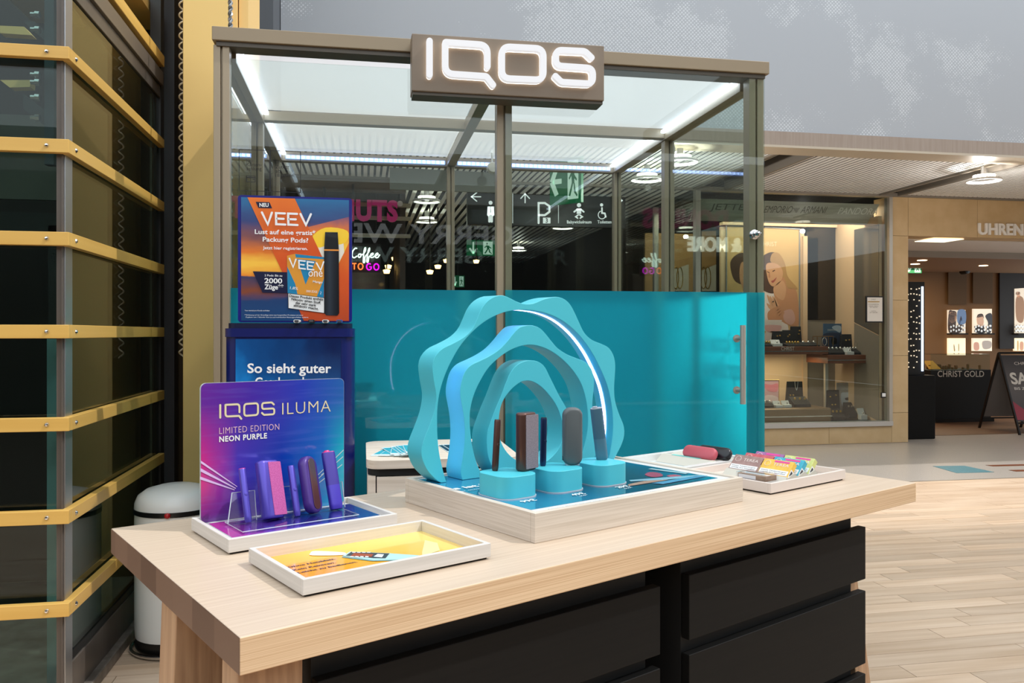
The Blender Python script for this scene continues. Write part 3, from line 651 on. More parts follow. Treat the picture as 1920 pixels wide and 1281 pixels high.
mb.build('lettering', mat('grey_print', (120, 112, 104), .6), nf)
stk = thing('door_sticker', 'small black and white square sticker at the right edge of the shop window', 'sticker', pl(*sk(1448, 934)))
a, b = pl(*sk(1420, 872)), pl(*sk(1478, 936)); MB().box(a.x, b.x, YS + .01, YS + .019, b.z, a.z).build('sticker_back', black_p, stk); MB().box(a.x + .012, b.x - .006, YS + .008, YS + .01, b.z + .015, a.z - .008).build('sticker_face', white_t, stk)

# ------------------------------------------------------------------ jeweller's interior (right edge)
YR = 13.2
inw = mat('shop_beige', (132, 98, 62), .7)
wb = tag(MB().box(xp1, 13, YR, YR + .1, 0, 3).build('wall_back', inw), kind='structure')
tag(MB().box(xp1 - .04, xp1 + .0, YI + .1, YR, 0, 2.95).build('wall_left', inw), kind='structure')
tag(MB().box(xp1, 13, YS + 1.66, YR, zl - .07, zl + .03).build('ceiling', mat('shop_ceiling', (150, 120, 90), .8)), kind='structure')
tag(MB().box(xp1, 13, YS + .36, YS + 1.6, zl + .002, zl + .03).build('trim_3', mat('entrance_soffit', (240, 238, 234), .6)), kind='structure')
tag(MB().box(xp1, 13, YS + 1.6, YS + 1.66, zl - .085, zl + .03).build('trim_4', mat('soffit_band', (170, 166, 160), .6)), kind='structure')
tag(MB().box(xp1 + .02, 13, YS + .5, YR, -.001, .004).build('floor', mat('shop_parquet', (96, 66, 42), .5, c2=(120, 84, 54), scale=(2, 14, 14))), kind='structure')
rk = K(1660, 400, 2.912)
R_ = YP(YR - .02)
for pts in (((340, 320), (440, 316), (438, 498), (340, 498)), ((475, 305), (582, 298), (582, 492), (475, 492))):
    MB().prism([R_(*rk(*p)) for p in pts], (0, -.02, 0)).build('wall_panel', mat('fabric_panel', (104, 82, 58), .8), wb)
MB().prism([R_(*rk(*p)) for p in ((618, 250), (900, 215), (900, 740), (618, 740))], (0, -.03, 0)).build('wall_panel', mat('dark_niche', (30, 22, 17), .6), wb)
def niche(pts, label, prints, e=1.1, c=(236, 222, 200)):
    pl = YP(YR - .06); t = thing('lit_poster', label, 'lit poster', pl(*rk(*pts[2])))
    MB().prism([pl(*rk(*p)) for p in pts], (0, .04, 0)).build('light_box', emis('lightbox_%d_%d' % (int(e * 100), c[2]), c, e * .75), t)
    for cc, q in prints: flat('print', emis('backlit_%d_%d_%d' % cc, cc, .55), pl, q, t, .004, rk)
H2 = (60, 44, 36)
niche(((345, 528), (438, 528), (438, 655), (345, 655)), 'lit poster of a dark haired woman with watches below on the shop back wall', [((92, 116, 150), ((395, 532), (436, 532), (436, 600), (395, 600))), (H2, ((346, 540), (366, 532), (388, 545), (384, 620), (400, 600), (412, 560), (420, 600), (410, 650), (346, 650))), ((214, 168, 136), ((348, 545), (380, 540), (386, 580), (370, 600), (350, 590)))], .7)
niche(((482, 522), (582, 522), (582, 655), (482, 655)), 'lit poster of a dark haired man with watches beside him on the shop back wall', [((200, 160, 132), ((500, 568), (530, 560), (536, 600), (520, 622), (502, 606))), (H2, ((498, 570), (506, 552), (530, 550), (538, 575), (530, 566), (505, 570))), ((36, 34, 36), ((490, 650), (500, 612), (532, 616), (545, 652))), ((44, 44, 48), ((545, 560), (580, 550), (578, 645), (550, 650), (560, 600)))], .9)
niche(((345, 682), (438, 682), (438, 775), (345, 775)), 'lit cream niche with slim watches left of the glass counter', [((150, 130, 100), ((372, 720), (376, 718), (380, 750), (374, 752))), ((150, 130, 100), ((398, 716), (402, 716), (402, 750), (398, 750)))], 1.2, (246, 226, 190))
niche(((478, 682), (582, 682), (582, 752), (478, 752)), 'lit niche with a small portrait card right of the cream niche', [((200, 150, 130), ((484, 708), (508, 708), (510, 745), (484, 745))), ((170, 160, 150), ((530, 700), (575, 700), (575, 735), (535, 740)))], 1.0)
niche(((706, 412), (800, 405), (800, 655), (706, 655)), 'lit poster of a man in a tan jacket at the right edge of the view', [((150, 112, 82), ((712, 470), (735, 452), (756, 480), (752, 590), (716, 580))), ((206, 162, 132), ((716, 432), (732, 432), (734, 456), (720, 458))), (H2, ((712, 440), (716, 430), (732, 430), (734, 442), (718, 446)))], .7)
niche(((706, 682), (800, 682), (800, 752), (706, 752)), 'lit niche with gold watches at the right edge of the view', [((190, 150, 90), ((720, 700), (726, 700), (726, 745), (720, 745))), ((200, 150, 120), ((735, 705), (752, 705), (752, 745), (735, 745)))], 1.1, (246, 226, 190))
wl = mat('watch_silver', (210, 205, 198), .25, metal=.9)
for pts, lab in (((348, 600, 436, 655), 'row of silver watches below the woman poster'), ((484, 600, 580, 655), 'row of silver watches below the man poster'), ((708, 600, 760, 655), 'row of silver watches below the tan jacket poster')):
    pl = YP(YR - .12); t = thing('watch_row', lab, 'watches', pl(*rk((pts[0] + pts[2]) / 2, pts[3])), group='watch rows in the shop niches')
    n = 6
    for r_ in range(2):
        for i in range(n):
            p = pl(*rk(pts[0] + (pts[2] - pts[0]) * (i + .5) / n, pts[3] - 12 - r_ * 22 - (i % 2) * 6)); MB().lathe([(.0, -.01), (.022, -.008), (.022, .008), (0, .01)], p, 8, 'y').build('watch_face', wl, t)
    a, b = pl(*rk(pts[0], pts[3])), pl(*rk(pts[2], pts[3] + 8)); MB().box(a.x, b.x, YR - .2, YR - .06, b.z, a.z).build('watch_shelf', dark_shop, t)
# tower showcase with watches
fz = ZP(0)(1754, 823); tx0, tx1 = YP(fz.y)(1703, 800).x, YP(fz.y)(1754, 800).x
tw = thing('watch_tower', 'tall black showcase of lit watches on a black pedestal inside the shop entrance', 'showcase', ((tx0 + tx1) / 2, fz.y, 0))
pl = YP(fz.y + .02); zt2 = pl(1720, 704).z; zt3 = pl(1720, 528).z; ex = pl(1738, 600).x
MB().box(tx0 - .1, tx1, fz.y, fz.y + .5, 0, zt2).build('pedestal', black_w, tw, bevel=.01)
MB().box(tx0 - .1, ex, fz.y + .06, fz.y + .45, zt2, zt3).build('case_body', black_m, tw, bevel=.005)
MB().box(ex - .05, ex - .028, fz.y + .045, fz.y + .06, zt2 + .05, zt3 - .06).build('light_strip', emis('cool_strip', (200, 220, 255), 1.6), tw)
mb = MB()
for r_ in range(15):
    for c_ in range(5):
        if random.random() < .55:
            p = pl(1706 + c_ * 5.2 + random.random(), 540 + r_ * 10.6 + random.random() * 3); mb.box(p.x - .006, p.x + .006, fz.y + .05, fz.y + .06, p.z - .007, p.z + .007)
o = mb.build('watches', emis('watch_glint', (255, 238, 210), .55), tw); o['kind'] = 'stuff'
# gold counter
cY = ZP(0)(1800, 792).y; cp_ = YP(cY); cx0, cx1 = cp_(1745, 750).x, cp_(1858, 750).x; cz = cp_(1800, 694).z; cz2 = cp_(1800, 664).z
gc = thing('shop_counter', 'black jewellery counter lettered in pale capitals with a glass top case', 'counter', ((cx0 + cx1) / 2, cY, 0))
MB().box(cx0, cx1, cY, cY + .6, .05, cz).build('counter_body', black_m, gc); MB().box(cx0 + .03, cx1 + .04, cY - .02, cY + .6, 0, .06).build('kick_base', black_p, gc)
MB().box(cx0 + .01, cx1 - .01, cY + .01, cY + .015, cz, cz2).box(cx0 + .01, cx1 - .01, cY + .01, cY + .55, cz2 - .006, cz2).build('glass_case', clear, gc)
mb = MB(); text_px(mb, YP(cY), 'CHRIST GOLD', rk(284, 893), rk(538, 893), cap=11, bold=.008, off=.004); mb.build('lettering', mat('pale_letter', (214, 206, 196), .4), gc)
tgl = MB()
for i in range(26): 
    p = Vector((cx0 + .05 + (cx1 - cx0 - .1) * random.random(), cY + .1 + .3 * random.random(), cz)); tgl.box(p.x - .015, p.x + .015, p.y, p.y + .02, cz, cz + .03 + .05 * random.random())
o = tgl.build('trinkets', mat('trinket_brass', (150, 112, 62), .35, metal=.7), gc); o['kind'] = 'stuff'
yp_ = cp_(*rk(310, 825)); tag(MB().prism([(yp_.x - .1, cY + .15, cz + .01), (yp_.x + .1, cY + .15, cz + .01), (yp_.x + .06, cY + .28, cz + .13), (yp_.x - .1, cY + .28, cz + .13)], (0, .012, 0)).build('price_board', mat('board_yellow', (206, 150, 40), .5)), 'small yellow board lying inside the glass case of the gold counter', 'board')
area('shop_ceiling_light', (8.5, 11.9, zl - .1), 2.2, 60, (1, .8, .56), sy=1.5)
# A-board
F1, F2 = ZP(0)(1912, 816), ZP(0)(1836, 803); hd = (F1 - F2); hd.z = 0; hdir = Vector((-hd.y, hd.x, 0)).normalized()
if hdir.x < 0: hdir = -hdir
H1 = (F1 + F2) / 2; H1.z = HC - (662 - HYP) / FPX * (H1.x * SA + H1.y * CA); wbd = .62
ab = thing('a_board', 'black framed folding pavement sign with a sale poster at the right edge', 'sign board', ((F1 + F2) / 2))
for Ft, nm in ((F1, 'front_frame'), (F2, 'rear_frame')):
    mb = MB()
    for p in (Vector((0, 0, 0)), hdir * wbd): mb.tube([Ft + p, H1 + p], .017, 4)
    lo = Ft.lerp(H1, .14); mb.tube([lo, lo + hdir * wbd], .014, 4); mb.tube([H1, H1 + hdir * wbd], .017, 4)
    fo = mb.build(nm, black_p, ab)
    q0, q1 = Ft.lerp(H1, .16) + hdir * .02, Ft.lerp(H1, .97) + hdir * .02; q2, q3 = q1 + hdir * (wbd - .04), q0 + hdir * (wbd - .04)
    nrm = (q1 - q0).cross(q3 - q0).normalized()
    if nrm.dot(Vector((0, -1, 0))) < 0: nrm = -nrm
    if nm == 'front_frame':
        pn = MB().poly([q0, q1, q2, q3]).build('poster_sheet', ramp_mat('sale_print', [(0, (60, 54, 54)), (.5, (92, 84, 82)), (1, (52, 47, 48))], 'Z', .5, coat=0), fo)
        P3 = PL(q0, nrm); mb = MB()
        base = q0.lerp(q1, .56) + hdir * .05; put_text(mb, 'SALE', base, base + hdir * .46, nrm, .15, bold=.03, off=.004)
        b2 = q0.lerp(q1, .47) + hdir * .07; put_text(mb, 'BIS ZU -50%', b2, b2 + hdir * .36, nrm, .035, bold=.01, off=.004)
        b3 = q0.lerp(q1, .85) + hdir * .16; put_text(mb, 'CHRIST', b3, b3 + hdir * .26, nrm, .04, off=.004)
        mb.build('lettering', mat('pale_letter', (214, 206, 196), .4), fo)
        MB().poly([p + nrm * .003 for p in (q0.lerp(q1, .02), q0.lerp(q1, .3), q0.lerp(q1, .02) + hdir * .3)]).build('print', mat('print_wine', (150, 48, 66), .5), fo)
    else: MB().poly([q0, q1, q2, q3]).build('poster_sheet', mat('grey_sheet', (120, 114, 110), .6), fo)
# shop downlights
for i, (px, py) in enumerate(((1729, 488), (1716, 495), (1844, 498))):
    p = ZP(zl - .072)(px, py); t = thing('downlight', ('middle one of three recessed downlights', 'leftmost recessed downlight, above the exit sign', 'rightmost recessed downlight')[i] + ' in the shop ceiling', 'lamp', p, group='shop interior downlights')
    MB().lathe([(.0, .004), (.06, .004), (.07, -.006), (0, -.006)], p, 12).build('lens', emis('warm_lens', (255, 225, 180), 6), t)
p = ZP(zl)(1762, 450.5); t = thing('ceiling_panel_light', 'bright flat panel light in the soffit above the shop entrance', 'lamp', p)
MB().box(p.x - .22, p.x + .2, p.y - .18, p.y + .18, zl - .006, zl + .002).build('panel', emis('panel_warm', (255, 236, 205), 1.6), t)
p = YP(YR - .3)(*rk(432, 315)); t = thing('ceiling_camera', 'small black security camera hanging from the shop ceiling', 'camera', p)
MB().tube([p + Vector((0, 0, .2)), p + Vector((0, 0, .0))], .02, 6).build('stem', black_p, t); MB().lathe([(0, -.09), (.055, -.08), (.06, .06), (0, .08)], p, 10, 'y').build('body', black_p, t)
EXG = emis('exit_green', (0, 120, 74), .22); EXW = emis('exit_white', (215, 245, 228), .45)
def exit_sign(c, w, h, label, rz=0, arrow='down', flip=False):
    t = thing('exit_sign', label, 'exit sign', c, rz)
    MB().box(-w / 2, w / 2, -.02, .02, -h / 2, h / 2).build('sign_box', EXG, t, world=False)
    mb = MB(); f = lambda x, z: Vector((x * w, -.023, z * h))
    ax = -.27
    if arrow == 'down': st_ = [((ax, .38), (ax, -.3)), ((ax - .13, -.02), (ax, -.38)), ((ax + .13, -.02), (ax, -.38))]
    else: st_ = [((ax - .12, 0), (ax + .16, 0)), ((ax, .3), (ax - .16, 0)), ((ax, -.3), (ax - .16, 0))]
    for a_, b_ in st_:
        p, q = f(*a_), f(*b_); d = (q - p).normalized(); s_ = Vector((d.z, 0, -d.x)) * h * .055; mb.poly([p + s_, q + s_, q - s_, p - s_])
    mb.poly([f(.08, -.42), f(.42, -.42), f(.42, .42), f(.08, .42)])
    mb.build('pictogram', EXW, t, world=False)
    mb = MB(); g = lambda x, z: Vector((x * w, -.026, z * h))
    mb.poly([g(.22 + .028 * math.cos(a_), .28 + .075 * math.sin(a_)) for a_ in [i * math.pi / 5 for i in range(10)]])
    for pts in (((.2, .18), (.3, .14), (.3, -.08), (.22, -.1)), ((.2, .16), (.12, .04), (.14, 0), (.22, .1)), ((.29, .12), (.38, .0), (.36, -.04), (.28, .04)), ((.22, -.06), (.26, -.1), (.17, -.36), (.12, -.34)), ((.27, -.06), (.31, -.08), (.34, -.26), (.4, -.34), (.38, -.38), (.29, -.28))): mb.poly([g(*q) for q in pts])
    mb.build('running_figure', EXG, t, world=False)
    if c.z < 2.9: MB().box(-.012, .012, -.01, .01, h / 2, 2.99 - c.z).build('hanger', black_p, t, world=False)
    return t
exit_sign(YP(12.5)(*rk(148, 300)), .32, .17, 'small green exit sign partly behind the stone pier in the jewellery shop')

# ------------------------------------------------------------------ coffee shop and corridor behind the booth
tag(MB().box(-9.2, XC0, 12.6, 12.7, 0, 3.1).build('wall_back', dark_shop), kind='structure')
tag(MB().box(XC0 - .06, XC0, YS + .12, 12.6, 0, 3.1).build('wall_right', mat('brown_shop', (62, 46, 36), .6)), kind='structure')
tag(MB().box(-5, 5, 19, 19.1, 0, 3.1).build('wall_back', mat('far_dark', (26, 22, 20), .8)), kind='structure')
tag(MB().box(XC0 - .06, XC0, 12.7, 19, 0, 3.1).build('wall_left', dark_shop), kind='structure')
fasc = tag(MB().box(-5, XC0, YS, YS + .12, 2.84, 2.97).build('trim_5', mat('shop_fascia', (122, 108, 96), .6)), kind='structure')
tag(MB().box(-5, XC0, YS + .12, 12.6, 2.9, 3.0).build('ceiling', mat('shop_black', (24, 21, 20), .8)), kind='structure')
# rail-mounted pink letters
DP = YP(YS - .12)
dn = thing('shop_sign', 'row of pink rounded capital letters on two metal rails behind the glass booth', 'sign', (-.3, YS - .12, 2.5))
x1 = DP(746, 400).x; xU = DP(662, 400).x; Wd = (x1 - xU) / .46
mb = MB(); zb = DP(700, 413).z; zcap = DP(700, 378).z - zb
put_text(mb, 'DONUTS', (x1 - Wd, YS - .12, zb), (x1, YS - .12, zb), (0, -1, 0), zcap, bold=.05, extrude=.06, spacing=1.08, off=.01)
mb.build('letters', mat('pink_letter', (186, 40, 110), .35, emit=.25), dn)
for py in (383, 408, 441): 
    z_ = DP(700, py).z; MB().box(-2.2, DP(770, py).x, YS - .1, YS - .07, z_ - .02, z_ + .02).build('rail', mat('sign_rail', (170, 158, 140), .4), dn)
mb = MB(); q = DP(750, 382); mb.lathe([(0, -.01), (.03, -.01), (.03, .01), (0, .01)], q, 12, 'y'); mb.build('round_mark', mat('mark_white', (220, 210, 210), .4), dn)
cs = thing('shop_sign', 'row of white rounded capital letters below the pink sign, mirrored in the glass', 'sign', (-.7, YS - .1, 2.28))
mb = MB(); put_text(mb, 'COFFEE & MORE', (-1.5, YS - .1, 2.26), (-.17, YS - .1, 2.26), (0, -1, 0), .15, bold=.045, extrude=.05, off=.01); mb.build('letters', emis('white_letter', (255, 246, 236), 2.4), cs)
MB().box(-2.2, -.14, YS - .08, YS - .06, 2.30, 2.34).build('rail', mat('sign_rail', (170, 158, 140), .4), cs)
for xx in (-1.3, -.4): MB().box(xx - .012, xx + .012, YS - .06, YS, 2.3, 2.86).build('bracket', black_p, cs)
for xx in (-1.6, -.1): MB().box(xx - .012, xx + .012, YS - .07, YS, 2.5, 2.9).build('bracket', black_p, dn)
# neon
NPn = YP(YS + .4); nk2 = K(640, 340, 5.822)
ne = thing('neon_sign', 'neon sign reading coffee in white script and to go in orange and magenta', 'neon sign', NPn(685, 510))
cur = [[(172, 735), (150, 732), (122, 770), (118, 815), (140, 835), (172, 815)], [(200, 790), (184, 812), (195, 832), (214, 815), (206, 790), (215, 800), (235, 800)],
       [(235, 800), (262, 760), (262, 725), (248, 760), (240, 880), (256, 880), (258, 830), (278, 800)], [(278, 800), (305, 760), (308, 728), (294, 760), (278, 870), (292, 880), (300, 830), (312, 815)],
       [(312, 815), (345, 800), (342, 785), (322, 800), (322, 830), (345, 830), (366, 815)], [(366, 815), (398, 800), (395, 785), (374, 800), (376, 832), (400, 830), (420, 800)]]
mb = MB()
for c in cur: mb.tube(spline([NPn(*nk2(*p)) for p in c], 5), .007, 6)
mb.build('script_tube', emis('neon_white', (240, 255, 246), 2.2), ne)
def ell(cx, cy, rx, ry, a0=0, a1=360, n=16): return [NPn(*nk2(cx + rx * math.cos(math.radians(a0 + (a1 - a0) * i / n)), cy + ry * math.sin(math.radians(a0 + (a1 - a0) * i / n)))) for i in range(n + 1)]
MB().tube([NPn(*nk2(*p)) for p in ((118, 897), (165, 897))], .007, 6).tube([NPn(*nk2(*p)) for p in ((142, 897), (142, 963))], .007, 6).tube(ell(210, 930, 26, 33), .007, 6).build('orange_tube', emis('neon_orange', (255, 110, 50), 2.6), ne)
MB().tube(ell(303, 933, 27, 34, -50, -330) + [NPn(*nk2(*p)) for p in ((330, 935), (306, 935))], .007, 6).tube(ell(382, 935, 27, 34), .007, 6).build('magenta_tube', emis('neon_magenta', (230, 10, 220), 2.6), ne)
MB().box(ne.location.x - .17, ne.location.x + .17, YS + .44, YS + .47, ne.location.z, ne.location.z + .32).build('backing_board', mat('neon_back', (34, 26, 22), .5), ne)
for xx in (-.12, .12): MB().box(ne.location.x + xx - .006, ne.location.x + xx + .006, YS + .45, YS + .46, ne.location.z + .3, 2.91).build('hanger', black_p, ne)
# interior of the coffee shop: menu screens, counter, lights
cc_ = thing('cafe_counter', 'dark cafe counter with a glass case far behind the booth', 'counter', (-.6, 10.4, 0))
MB().box(-3, XC0 - .15, 10.4, 11.0, 0, 1.05).build('counter_body', mat('counter_brown', (70, 50, 38), .5), cc_)
MB().box(-3, XC0 - .15, 10.36, 10.4, 1.05, 1.6).build('glass_case', clear, cc_)
for i, x in enumerate((-1.9, -.9, .0)):
    q = YP(12.5); t = thing('menu_screen', ('menu screen at the left of three', 'menu screen in the middle of three', 'menu screen at the right of three')[i] + ' on the dark cafe wall', 'screen', (x, 12.5, 1.9))
    MB().box(x - .36, x + .36, 12.5, 12.58, 1.9, 2.3).build('bezel', black_p, t); MB().box(x - .33, x + .33, 12.49, 12.5, 1.93, 2.27).build('display', ramp_mat('menu_print_%d' % i, [(0, (60, 44, 38)), (.5, (96, 80, 70)), (1, (50, 42, 40))], 'X', .3, .5, .5, 5), t)
for i, (px, py) in enumerate(((725, 511), (728, 502), (740, 487), (745, 474), (752, 453), (806, 512), (821, 502), (837, 491), (893, 492))):
    y_ = 9.6 + i % 5 * .6 if i < 8 else 13; p = ZP(2.9 if i < 5 else 2.98)(px, py) if False else None
    d_ = 10.0 + (i % 5) * .55; q = YP(d_)(px, py)
    t = thing('downlight', 'tiny warm spotlight in the dark cafe, %s from the left' % ORD[i], 'lamp', q, group='cafe spotlights')
    MB().lathe([(0, -.012), (.032, -.012), (.045, .03), (0, .04)], q, 10).build('lens', emis('spot_warm', (255, 190, 110), 9), t)
    MB().tube([q + Vector((0, 0, .03)), Vector((q.x, q.y, 2.95))], .008, 5).build('stem', black_m, t)
# ring lamps under the slatted ceiling
rings = [((1845, 335), 'round ring lamp under the ceiling slats right of the booth'), ((1275, 300), 'round ring lamp seen through the booth right side glass, the brighter front one'), ((1213, 333), 'round ring lamp beyond the front one through the booth glass'),
         ((800, 412), 'round ring lamp hanging lowest among the steep slats left of the centre post'), ((800, 374), 'round ring lamp above the lowest one left of the centre post'), ((1055, 424), 'small far ring lamp beneath the direction sign'), ((972, 466), 'smallest far ring lamp deep in the corridor')]
for (px, py), lab in rings:
    p = ZP(2.85)(px, py + 3); t = thing('ring_lamp', lab, 'lamp', p, group='ring lamps under the slatted ceiling')
    MB().tube([p + Vector((.15 * math.cos(a_), .15 * math.sin(a_), 0)) for a_ in [i * math.pi / 12 for i in range(24)]], .014, 6, True).build('outer_ring', white_p, t)
    MB().lathe([(0, .05), (.1, .05), (.1, .03), (0, .03)], p, 16).build('lens', emis('ring_lens', (255, 244, 222), 7), t)
    MB().tube([p + Vector((0, 0, .05)), p + Vector((0, 0, .145))], .03, 8).build('stem', alu, t)
    for a_ in (0, 2.1, 4.2): MB().tube([p + Vector((.1 * math.cos(a_), .1 * math.sin(a_), .04)), p + Vector((.15 * math.cos(a_), .15 * math.sin(a_), 0))], .005, 4).build('spoke', alu, t)
    l = bpy.data.lights.new('ring_lamp_light', 'POINT'); l.energy = 17 if p.y < 8.3 else 3; l.color = (1, .96, .9); l.shadow_soft_size = .03; lo = bpy.data.objects.new('ring_lamp_light', l); COL.objects.link(lo); lo.location = (p.x, p.y, p.z - .09)
# detectors / small round lights near the booth roof
# hanging direction sign
YD = 9.6; DS = YP(YD); dk = K(800, 300, 4.267)
a, b = DS(*dk(325, 255)), DS(*dk(1590, 545))
ds = thing('direction_sign', 'long black hanging direction sign with white arrows and pictograms', 'direction sign', ((a.x + b.x) / 2, YD, b.z))
MB().box(a.x, b.x, YD, YD + .08, b.z, a.z).build('sign_box', mat('sign_black', (28, 29, 32), .4), ds)
for xx in (a.x + .3, b.x - .3): MB().box(xx - .015, xx + .015, YD + .03, YD + .06, a.z, 3.0).build('hanger', black_p, ds)
DW = emis('sign_white', (235, 235, 238), .75)
mb = MB()
def seg(pts, w=9):
    w3 = (DS(*dk(w, 0)) - DS(*dk(0, 0))).length
    path = [DS(*dk(*p)) for p in pts]; O = path[0]
    add_stroke(mb, [(p.x - O.x, p.z - O.z) for p in path], w3, lambda x, z: Vector((O.x + x, YD - .003, O.z + z)))
for pts in (((358, 295), (432, 295)), ((400, 262), (358, 295), (400, 330)), ((787, 342), (787, 272)), ((753, 308), (787, 270), (822, 308)), ((1495, 325), (1562, 325)), ((1528, 290), (1564, 325), (1528, 360))): seg(pts)
for xx in (688, 1054): seg(((xx, 270), (xx, 505)), 4)
seg(((895, 505), (895, 345), (945, 345), (982, 370), (982, 415), (945, 442), (900, 442)), 17)
def disc(x, y, r): mb.poly([DS(*dk(x + r * math.cos(i * math.pi / 7), y + r * math.sin(i * math.pi / 7)), off=.003) for i in range(14)])
def pol(*p): mb.poly([DS(*dk(*q), off=.003) for q in p])
disc(511, 343, 16); seg(((498, 385), (492, 440)), 20); seg(((524, 385), (532, 440)), 20); pol((486, 372), (540, 372), (540, 440), (486, 440)); seg(((501, 430), (502, 492)), 20); seg(((521, 430), (520, 492)), 20)
pol((930, 462), (990, 462), (990, 508), (930, 508)); disc(1218, 362, 17); seg(((1180, 415), (1205, 395), (1232, 395), (1256, 415)), 14); pol((1200, 390), (1236, 390), (1236, 432), (1200, 432)); seg(((1212, 440), (1192, 455), (1208, 466)), 12); seg(((1224, 440), (1245, 455), (1228, 466)), 12)
disc(1399, 360, 13); seg(((1402, 385), (1402, 425), (1425, 428), (1432, 455)), 14); 
seg([(1400 + 28 * math.cos(math.radians(a_)), 442 + 30 * math.sin(math.radians(a_))) for a_ in range(-120, 160, -20 if False else 20)][::-1] if False else [(1402 + 30 * math.cos(math.radians(a_)), 440 + 32 * math.sin(math.radians(a_))) for a_ in range(30, 260, 18)], 7)
text_px(mb, DS, 'Babywickelraum', dk(1122, 508), dk(1318, 508), cap=5.6, bold=.012, off=.003); text_px(mb, DS, 'Toiletten', dk(1366, 508), dk(1478, 508), cap=5.6, bold=.012, off=.003)
mb.build('pictograms', DW, ds)
mb = MB(); text_px(mb, DS, '3', dk(951, 502), dk(969, 502), cap=8, bold=.02, off=.005); mb.build('lettering', black_t, ds)
exit_sign(YP(13)(*dk(432, 705)), (YP(13)(*dk(545, 700)) - YP(13)(*dk(320, 700))).x, .25, 'green exit sign with a down arrow behind the booth left of the centre post')
exit_sign(YP(18)(*dk(252, 972)), (YP(18)(*dk(304, 700)) - YP(18)(*dk(204, 700))).x, .26, 'small far green exit sign just above the teal film')
exit_sign(YP(7.6)(*dk(1118, 168)), .36, .44, 'tilted green exit sign under the slats above the direction sign', rz=math.radians(-48), arrow='left')
# grey back board of a hanging sign seen through the booth roof line
gb_ = YP(7.4); hbd = tag(MB().prism([gb_(*q) for q in ((731, 314), (930, 324), (930, 361), (731, 355))], (0, .03, 0)).build('hanging_board', mat('board_grey', (132, 132, 124), .4)), 'plain grey hanging board under the ceiling slats behind the booth', 'board')
for px in (750, 910): q = gb_(px, 330); MB().box(q.x - .01, q.x + .01, q.y + .005, q.y + .025, q.z - .02, 2.995).build('hanger', black_p, hbd)
# shop front behind the photographer (mirrored in the booth glass)
tag(MB().box(-9, 13, -8.2, -8, 0, 3.9).build('wall_front', mat('facing_front', (44, 40, 38), .6)), kind='structure')
tag(MB().box(-9, 13, -8.3, -8.0, 3.9, 4.6).build('wall_front', mat('facing_upper', (150, 150, 150), .8)), kind='structure')
gw = thing('shop_sign', 'large white capital letters of the shop opposite, mirrored in the booth glass', 'sign', (.6, -7.95, 2.9))
mb = MB(); put_text(mb, 'GERRY WEBER', (2.75, -7.98, 2.95), (-1.35, -7.98, 2.95), (0, 1, 0), .33, bold=.02, extrude=.03, off=.02); mb.build('letters', emis('facing_letter', (235, 235, 235), .45), gw)
tag(MB().box(13, 13.3, -8.2, 9, 0, 3.4).build('wall_right', mat('side_wall', (150, 146, 140), .8)), kind='structure')
tag(MB().box(-9.3, -9, -8.2, 12.6, 0, 4).build('wall_left', mat('side_wall', (150, 146, 140), .8)), kind='structure')
# ------------------------------------------------------------------ lift shaft (left)
XE = -1.0; YE = 3.03; YE2 = 4.36
lift = thing('lift_shaft', 'glazed lift shaft with gold horizontal bars and bronze frame at the left', 'lift', (-1.6, 3.7, 0))
EF = YP(YE - .03); xpf = EF(103, 500).x
MB().box(xpf + .022, XE - .012, YE - .02, YE + .06, 0, 3.6).build('corner_post', bronze, lift, bevel=.003)
MB().box(xpf, xpf + .018, YE - .016, YE + .04, 0, 3.6).build('post_flange', bronze, lift)
MB().box(XE - .012, XE + .0, YE - .01, YE + .06, 0, 3.6).build('post_edge', alu, lift, bevel=.002)
MB().box(-2.6, xpf, YE + .01, YE + .02, .1, 3.6).build('glass_pane', glass('lift_glass_front', (214, 226, 222), .03), lift)
MB().box(XE - .02, XE - .01, YE + .06, YE2, .17, 2.5).build('glass_pane', lift_glass, lift)
MB().box(XE - .05, XE + .0, YE + .06, YE2, .0, .17).build('sill', bronze, lift, bevel=.004)
MB().box(XE - .05, XE + .03, YE - .0, YE2, .0, .045).build('sill_foot', mat('worn_bronze', (92, 84, 76), .35, metal=.3, c2=(140, 132, 124), scale=(14, 14, 14)), lift, bevel=.006)
MB().box(XE - .03, XE - .006, YE + .06, YE2, .17, .2).build('gasket', black_p, lift)
MB().box(-2.6, xpf, YE - .01, YE + .04, .0, .1).build('sill', bronze, lift, bevel=.004)
MB().box(XE - .05, XE - .002, YE + .06, YE2, 2.505, 2.565).build('header', bronze, lift, bevel=.003)
MB().box(XE - .05, XE + .012, YE + .06, YE2, 2.565, 2.635).build('header', mat('bronze_light', (112, 102, 94), .35, metal=.3), lift, bevel=.003)
MB().box(XE - .05, XE + .018, YE - .02, YE2, 2.66, 2.715).build('gold_rail', gold, lift, bevel=.003)
for i in range(8):
    z1 = 2.289 - i * .3135 + .0; z0_ = z1 - (.046 if i else .042)
    if i == 7: z1 -= .0
    if z0_ < 0.05: continue
    bf = MB().box(-2.6, XE + .024, YE - .05, YE - .022, z0_, z1).build('bar', gold, lift, bevel=.002)
    bs = MB().box(XE - .004, XE + .024, YE - .022, YE2 - .03, z0_, z1).build('bar', gold, lift, bevel=.002)
    zc = (z0_ + z1) / 2
    MB().lathe([(0, -.006), (.005, -.005), (.008, 0)], (XE - .045, YE - .05, zc), 10, 'y').build('screw', chrome, bf)
    MB().lathe([(.008, 0), (.005, .005), (0, .006)], (XE + .024, YE + .02, zc), 10, 'x').build('screw', chrome, bs)
MB().box(XE - .05, XE + .0, YE2, YE2 + .07, 0, 5).build('rear_post', mat('dark_post', (40, 36, 33), .4), lift)
